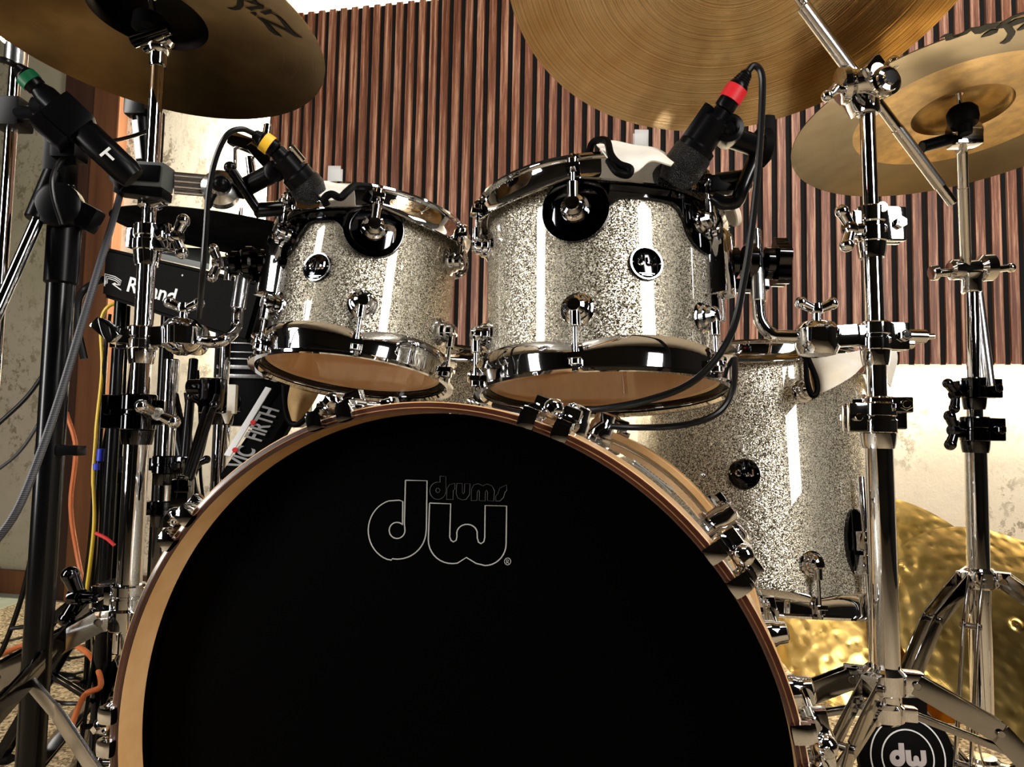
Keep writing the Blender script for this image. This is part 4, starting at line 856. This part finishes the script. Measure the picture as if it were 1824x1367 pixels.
# ---------------------------------------------------------------- hi-hat style stand carrying the black pair, and background stands
hs = thing('hi_hat_stand', (at(396, 700, 1.28).x, 1.28, 0), 'chrome and black stand carrying the black cymbal pair', 'cymbal stand')
X6, Y6 = at(398, 700, 1.28)[:2]; z6 = lambda py: V((X6, Y6, zat(py, X6, Y6)))
mb = MB(); mb.cyl(V((X6, Y6, .1)), z6(720), .0145); mb.build('lower_tube', chrome, hs)
mb = MB(); mb.cyl(z6(725), z6(452), .0085); mb.build('upper_tube', chrome, hs)
mb = MB(); mb.cyl(z6(460), V((-.492, 1.30, .925)), .005); mb.cyl(V((-.492, 1.30, .92)), V((-.492, 1.30, 1.00)), .0035); mb.build('rod', chrome, hs)
clamp(z6(720), .0145, hs, (-1, -.3, 0), .036, 1., name='height_clamp', m=nickel)
mb = MB(); p_ = z6(712) + V((.016, -.02, 0)); mb.box(p_, UX, UZ, None, .03, .05, .012, .003); mb.cyl(p_ - UZ * .02, p_ - UZ * .042, .011, .003); mb.build('cream_tab', cloth, hs)
tripod(hs, (X6, Y6), .32, .14, .3, 0, (60, 180, 300), .0145, .022)
bgs = [((298, 1.22), 640, 0.012, chrome, 'slim dark pole just right of the left chrome stand, with two small clamps'), ((212, 1.34), 545, .0060, blackm, 'thin black pole with a yellow jack left of the chrome stand'), ((178, 1.42), 600, .0042, blackm, 'thinnest black pole beside the timber post')]
for i, ((px, Y), ptop, r_, m_, lab) in enumerate(bgs):
    Xb, Yb = at(px, 800, Y)[:2]; t = thing('background_stand', (Xb, Yb, 0), lab, 'stand')
    mb = MB(); mb.cyl(V((Xb, Yb, .0)), V((Xb, Yb, zat(820, Xb, Yb))), r_ * 1.3); mb.build('lower_tube', m_, t)
    mb = MB(); mb.cyl(V((Xb, Yb, zat(830, Xb, Yb))), V((Xb, Yb, zat(ptop, Xb, Yb))), r_); mb.build('upper_tube', m_, t)
    if i < 2: clamp(V((Xb, Yb, zat(828, Xb, Yb))), r_ * 1.3, t, (1, -.3, 0), .03, .9, m=nickel if i == 0 else black, wn=(i == 0)); 
    if i == 0: clamp(V((Xb, Yb, zat(905, Xb, Yb))), r_ * 1.3, t, (-1, -.3, 0), .024, .9, m=nickel, wn=False)
    tripod(t, (Xb, Yb), .28, .12, .2, 0, (30 + i * 20, 150 + i * 20, 270 + i * 20), r_ * 1.3, .018, m=m_)
# diagonal double rod (pedal / boom) crossing towards the bass hoop
dr = thing('boom_rod', at(370, 800, 1.0), 'pair of slim black rods slanting down to the bass drum rim', 'stand arm')
mb = MB(); mb.cyl(at(392, 690, 1.05), at(330, 880, .92), .0045); mb.cyl(at(376, 700, 1.06), at(322, 880, .93), .0045); mb.build('rods', blackm, dr)
mb = MB(); mb.box(at(325, 878, .92), UX, UZ, None, .022, .034, .02, .004); mb.box(at(326, 872, .905), UX, UZ, None, .018, .008, .01, .002); mb.cyl(at(318, 860, .92), at(332, 860, .92), .009); mb.build('end_clamp', nickel, dr)
mb = MB(); mb.box(at(380, 705, 1.05), UX, UZ, None, .03, .05, .03, .004); mb.cyl(at(360, 690, 1.05), at(335, 690, 1.05), .011); mb.sph(at(383, 722, 1.02), .007); mb.build('top_clamp', nickel, dr)
# tall diagonal black rods in the background
for i, (a, b, r_, lab) in enumerate((((345, 640), (325, 870), .008, 'black tube leaning behind the small tom clamp'), ((300, 690), (345, 900), .014, 'broad black leg slanting down right behind the left stand'), ((330, 860), (310, 960), .012, 'black tube end dropping behind the bass drum hoop at the left'))):
    A_, B_ = at(*a, 1.32), at(*b, 1.28); dd_ = (B_ - A_); E_ = A_ + dd_ * (A_.z / -dd_.z); mb = MB(); mb.cyl(A_, E_ if i < 2 else V((B_.x, B_.y, 0)), r_)
    tag(mb.build('stand_leg', blackm), lab, 'stand leg')

# amplifier / black box behind small tom
ab = thing('amplifier', at(455, 680, 1.45), 'black equipment box with bright horizontal edges behind the small tom', 'amplifier')
X7 = at(455, 700, 1.5).x; zt = zat(590, X7, 1.5); zb = zat(760, X7, 1.5)
mb = MB(); mb.box((X7, 1.56, (zt + zb) / 2), UX, UZ, None, .16, zt - zb, .16, .006); mb.build('case', black, ab)
mb = MB(); 
for py in (655, 671): mb.box((X7, 1.475, zat(py, X7, 1.475)), UX, UZ, None, .14, .008, .006, .002)
for py in (612, 628, 640): mb.box((X7, 1.477, zat(py, X7, 1.475)), UX, UZ, None, .12, .003, .004, .001)
mb.build('bright_rail', chrome_b, ab)
mb = MB(); mb.cyl((X7, 1.56, 0), (X7, 1.56, zb), .02); mb.cyl((X7, 1.56, 0), (X7, 1.56, .02), .16); mb.build('support_post', blackm, ab)

# stick bag
G = [at(497, 690, 1.22), at(545, 700, 1.22), at(440, 880, 1.12), at(384, 850, 1.12)]
sb = thing('stick_bag', G[2], 'black stick bag with silver letters and red dots hanging behind the bass drum', 'bag')
nb = (G[1] - G[0]).cross(G[3] - G[0]).normalized()
if nb.y > 0: nb = -nb
mb = MB(); fr = [mb.bm.verts.new(p) for p in G]; bk = [mb.bm.verts.new(p - nb * .03) for p in G]; mb.bridge(fr, bk); mb.bm.faces.new(fr[::-1]); mb.bm.faces.new(bk); bmesh.ops.bevel(mb.bm, geom=mb.bm.edges[:], offset=.008, segments=3, affect='EDGES')
bb = mb.build('pouch', rubber, sb)
S_ = lambda x, y: on_plane(x, y, G[0] + nb * .002, nb)
o0 = S_(435, 838); o1 = S_(508, 713); text('VIC  FIRTH', o0, o1 - o0, S_(400, 820) - o0, .040, silver, 'lettering', bb, squeeze=.62, bold=.0008)
mb = MB(); mb.bar(S_(405, 812) , S_(478, 692), nb.cross(S_(478, 692) - S_(405, 812)), .010, .003); mb.build('white_piping', white, bb)
mb = MB()
for x, y in ((419, 803), (451, 754)): mb.cyl(S_(x, y), S_(x, y) + nb * .003, .0042)
mb.build('red_dot', redc, bb)

# ---------------------------------------------------------------- cloths
def sheet(nm, rows, lab, m=cloth, t=.0018, cat='cloth', k=5):
    rr = [spline([at(*p) for p in r], k) for r in rows]; cols = list(zip(*rr)); rr = list(zip(*[spline(c, k) for c in cols]))
    mb = MB(); mb.grid(rr, t); o = mb.build(nm, m, None, 60); tag(o, lab, cat); return o, rr
def bind(parent, pts, r=.003, nm='black_binding'):
    mb = MB(); mb.tube(pts, r, 10, 5); o = mb.build(nm, edge, None); o.parent = parent; return o
o, rr = sheet('cloth', [[(1062, 256, .86), (1090, 250, .86), (1130, 258, .86), (1170, 264, .86), (1205, 285, .86)], [(1078, 274, .80), (1105, 280, .795), (1135, 282, .795), (1170, 274, .80), (1200, 290, .80)], [(1086, 288, .79), (1112, 310, .785), (1136, 304, .785), (1160, 286, .79), (1196, 294, .79)]], 'cream chamois cloth with black edging over the larger tom rim')
bind(o, [at(1048, 282, .84), at(1056, 254, .83), at(1080, 251, .81), at(1088, 276, .79), at(1102, 292, .785), at(1122, 300, .78), at(1118, 312, .78), at(1098, 306, .78), at(1084, 286, .79)], .0042)
o, rr = sheet('cloth', [[(546, 324, .97), (575, 322, .96), (600, 324, .96), (630, 329, .96)], [(552, 334, .93), (578, 340, .92), (600, 340, .92), (620, 338, .92)], [(562, 342, .915), (578, 354, .91), (594, 356, .91), (608, 347, .91)]], 'cream chamois cloth with black edging over the small tom rim')
bind(o, [at(582, 366, .905), at(578, 354, .90), at(590, 346, .90), at(606, 352, .90), at(618, 342, .91), at(632, 332, .93), at(660, 333, .95)], .0048)
o, rr = sheet('cloth', [[(1440, 628, 1.15), (1470, 632, 1.12), (1510, 630, 1.12), (1550, 620, 1.16), (1590, 612, 1.25)], [(1440, 665, 1.13), (1470, 665, 1.09), (1515, 650, 1.10), (1555, 640, 1.15), (1597, 640, 1.25)], [(1448, 702, 1.12), (1470, 698, 1.085), (1515, 672, 1.095), (1550, 645, 1.15), (1585, 690, 1.25)]], 'cream chamois cloth with black edging hanging over the floor tom rim')
bind(o, [at(1436, 640, 1.10), at(1438, 680, 1.085), at(1446, 704, 1.075), at(1455, 700, 1.075), at(1454, 676, 1.08), at(1438, 636, 1.10)], .0042)
mb = MB(); mb.poly([at(1440, 655, 1.09), at(1443, 690, 1.08), at(1449, 698, 1.077), at(1451, 686, 1.08), at(1446, 668, 1.085)], (0, 1, 0), .002); c_ = mb.build('tan_lining', tan, None); c_.parent = o
o, rr = sheet('cloth', [[(518, 688, 1.20), (535, 692, 1.19), (552, 696, 1.19), (568, 700, 1.2)], [(514, 715, 1.19), (530, 718, 1.17), (545, 718, 1.18), (560, 715, 1.19)], [(518, 748, 1.18), (525, 751, 1.165), (534, 748, 1.17), (545, 735, 1.18)]], 'tan cloth end with black edging hanging below the small tom', m=tan)
bind(o, [at(506, 680, 1.2), at(508, 720, 1.19), at(514, 748, 1.175), at(526, 757, 1.165), at(538, 752, 1.165), at(552, 736, 1.17)], .0045)
# clear clips
for cxy, Y, lab in (((1141, 256), .885, 'clear plastic clip standing on the cloth of the larger tom'), ((597, 318), .975, 'clear plastic clip standing on the cloth of the small tom')):
    p_ = at(*cxy, Y); t = thing('clip', p_, lab, 'clip'); mb = MB()
    for k in (-1, 1): mb.box(p_ + V((0, k * .006, .0)), UX, UZ, None, .017, .030, .002, .0008)
    mb.box(p_ - UZ * .012, UX, UZ, None, .02, .004, .014, .001); mb.build('body', clearp, t)
    mb = MB(); mb.cyl(p_ - UZ * .004 + V((-.006, 0, 0)), p_ - UZ * .004 + V((.006, 0, 0)), .003); mb.build('spring', chrome, t)

# ---------------------------------------------------------------- round pad with letters at lower right
pp = at(1617, 1350, 1.02); pnv = V((0, -1, .16)).normalized()
rp2 = thing('practice_pad', (pp.x, pp.y + .02, 0), 'round black pad with white rings and letters at the foot of the boom stand', 'drum pad')
mb = MB(); mb.lathe(pp + pnv * -.014, pnv, [(0, .060), (.002, .064), (.012, .064), (.014, .061)], 56); dsk = mb.build('disc', rubber, rp2)
mb = MB()
for r_ in (.0505, .0355): mb.lathe_loop(pp + pnv * .0002, pnv, [(0, r_), (.0006, r_), (.0006, r_ - .0018), (0, r_ - .0018)], 56)
mb.build('white_rings', white, dsk)
x_ = UX; y_ = pnv.cross(x_).normalized()
if y_.z < 0: y_ = -y_
mb = MB(); s_ = .0205; emboss(mb, [D_OUT, W_OUT], pp + pnv * .0004 - x_ * (1.2 * s_) - y_ * (.55 * s_), x_, y_, pnv, s_); mb.build('letters', mat('pale_print', (.5, .44, .42), .5), dsk)
mb = MB(); mb.cyl(pp + pnv * .0012 - x_ * (.7 * s_) - y_ * .0, pp + pnv * .0016 - x_ * (.7 * s_), .0026); mb.build('letter_centre', rubber, dsk)
mb = MB(); mb.box(pp + UZ * .066 - pnv * .012, UX, UZ, None, .058, .026, .02, .003); mb.cyl(pp - pnv * .014, V((pp.x, pp.y + .04, .0)), .012); mb.box((pp.x, pp.y + .02, .008), UX, UY, None, .11, .12, .016, .003); bk_ = mb.build('support', black, rp2)
mb = MB(); mb.sph(pp + UZ * .066 - pnv * .001, .0025); mb.build('screw', chrome, bk_)

# ---------------------------------------------------------------- loose cables at the left
cable([(235, 296, .95), (222, 318, .94), (205, 380, .9), (178, 470, .84), (145, 580, .80), (112, 690, .78), (75, 800, .76), (30, 910, .74), (-20, 980, .73)], .0042, braid, 'braided grey cable sweeping from the left stand down to the left edge')
cable([(262, 234, .99), (225, 246, .97), (170, 258, .9), (120, 275, .84), (95, 310, .82), (95, 350, .82), (110, 400, .83)], .0026, cable_m, 'thin black cable looping over the long microphone')
cable([(222, 542, 1.33), (195, 545, 1.32), (180, 575, 1.32), (182, 660, 1.3), (172, 760, 1.3), (166, 850, 1.3), (168, 930, 1.3), (160, 1010, 1.3), (150, 1080, 1.3)], .0032, yelc, 'yellow cable hanging from the jack beside the pad')
cable([(118, 735, 1.5), (135, 800, 1.5), (126, 900, 1.5), (138, 990, 1.5), (155, 1070, 1.48)], .0045, orgc, 'orange cable hanging down the timber post')
cable([(-10, 1172, 1.30), (50, 1148, 1.34), (115, 1145, 1.34), (160, 1168, 1.3), (180, 1220, 1.22), (150, 1240, 1.22), (125, 1300, 1.14)], .0045, orgc, 'orange cable curving across the floor at the lower left')
cable([(95, 640, 1.3), (50, 705, 1.3), (-10, 762, 1.3)], .0038, cable_m, 'black cable running to the left edge, upper of two parallel')
cable([(85, 722, 1.3), (60, 770, 1.3), (30, 810, 1.3), (-10, 842, 1.3)], .003, braid, 'thin grey cable running to the left edge below the black one')
cable([(78, 870, 1.2), (62, 960, 1.2), (40, 1060, 1.2), (8, 1150, 1.2), (-10, 1180, 1.2)], .004, cable_m, 'black cable slanting from the mic stand to the lower left edge')
cable([(170, 950, 1.25), (190, 960, 1.25), (204, 972, 1.25)], .003, redc, 'short red cable piece beside the left stand')
cable([(185, 498, 1.2), (155, 512, 1.22), (140, 535, 1.22), (138, 580, 1.22), (150, 640, 1.22)], .006, cable_m, 'thick black cable bending out from the left of the wordmark pad')
cable([(240, 1030, 1.0), (205, 1035, 1.02), (175, 1045, 1.04), (140, 1085, 1.06), (90, 1110, 1.1), (20, 1120, 1.1)], .003, cable_m, 'thin black cable crossing from the bass drum to the mic stand foot')
hang = [(196, 560, 150, 'from the pad, leftmost'), (205, 600, 172, 'from the pad, second'), (222, 620, 196, 'from the pad, third'), (236, 640, 214, 'from the pad, fourth'), (330, 700, 345, 'behind the slanting rods'), (352, 660, 366, 'left of the chrome hi-hat tube'), (375, 740, 300, 'crossing the slanting rods')]
for i, (xa, ya, xb, wd_) in enumerate(hang):
    Y = 1.30 + .015 * i; mid = [(xa + (xb - xa) * f + random.uniform(-7, 7), ya + (1040 - ya) * f, Y) for f in (.25, .5, .75)]
    cable([(xa, ya, Y)] + mid + [(xb, 1040, Y), (xb - 20, 1110, Y - .05)], random.choice((.003, .0036, .0042)), cable_m, 'black cable hanging ' + wd_)
for i in range(14):
    x0 = random.uniform(-20, 150); y0 = random.uniform(1085, 1330); P = []
    a = on_plane(x0, y0, V((0, 0, .006 + i * .0012)), UZ)
    dx = random.uniform(.10, .25); dy = random.uniform(-.12, .12)
    P = [a, a + V((dx * .35, dy + .04, 0)), a + V((dx * .7, dy * .4 - .03, .0)), a + V((dx, dy * .8, 0))]
    mb = MB(); mb.tube(P, random.choice((.0035, .0045)), 8, 6); tag(mb.build('floor_cable', cable_m), 'loose black cable in the tangle on the floor at the lower left', 'cable', 'tangled black floor cables')
mb = MB(); mb.cyl(at(172, 838, 1.28), at(172, 826, 1.28), .0055); mb.cyl(at(178, 822, 1.28), at(180, 800, 1.28), .006); tag(mb.build('cable_plug', blue), 'small blue banded plug among the hanging cables', 'plug')
# big flat tripod leg bars at the lower left
lb = thing('tripod_leg', at(60, 1250, .8), 'dark flat tripod bar crossing the lower left corner', 'stand leg')
mb = MB(); mb.bar(at(172, 1075, .98), at(-60, 1330, .72), UP, .026, .004); mb.cyl(at(46, 1208, .835) - V((0, .004, 0)), at(46, 1208, .835) + V((0, .004, 0)), .006); mb.build('bar', nickel, lb)
lb = thing('tripod_leg', at(100, 1300, .8), 'pale flat tripod bar pointing to the bass drum at the lower left', 'stand leg')
mb = MB(); mb.bar(at(50, 1212, .84), at(100, 1270, .80), UP, .018, .004); mb.bar(at(100, 1270, .80), at(200, 1420, .72), UP, .022, .004); mb.build('bar', chrome_b, lb)
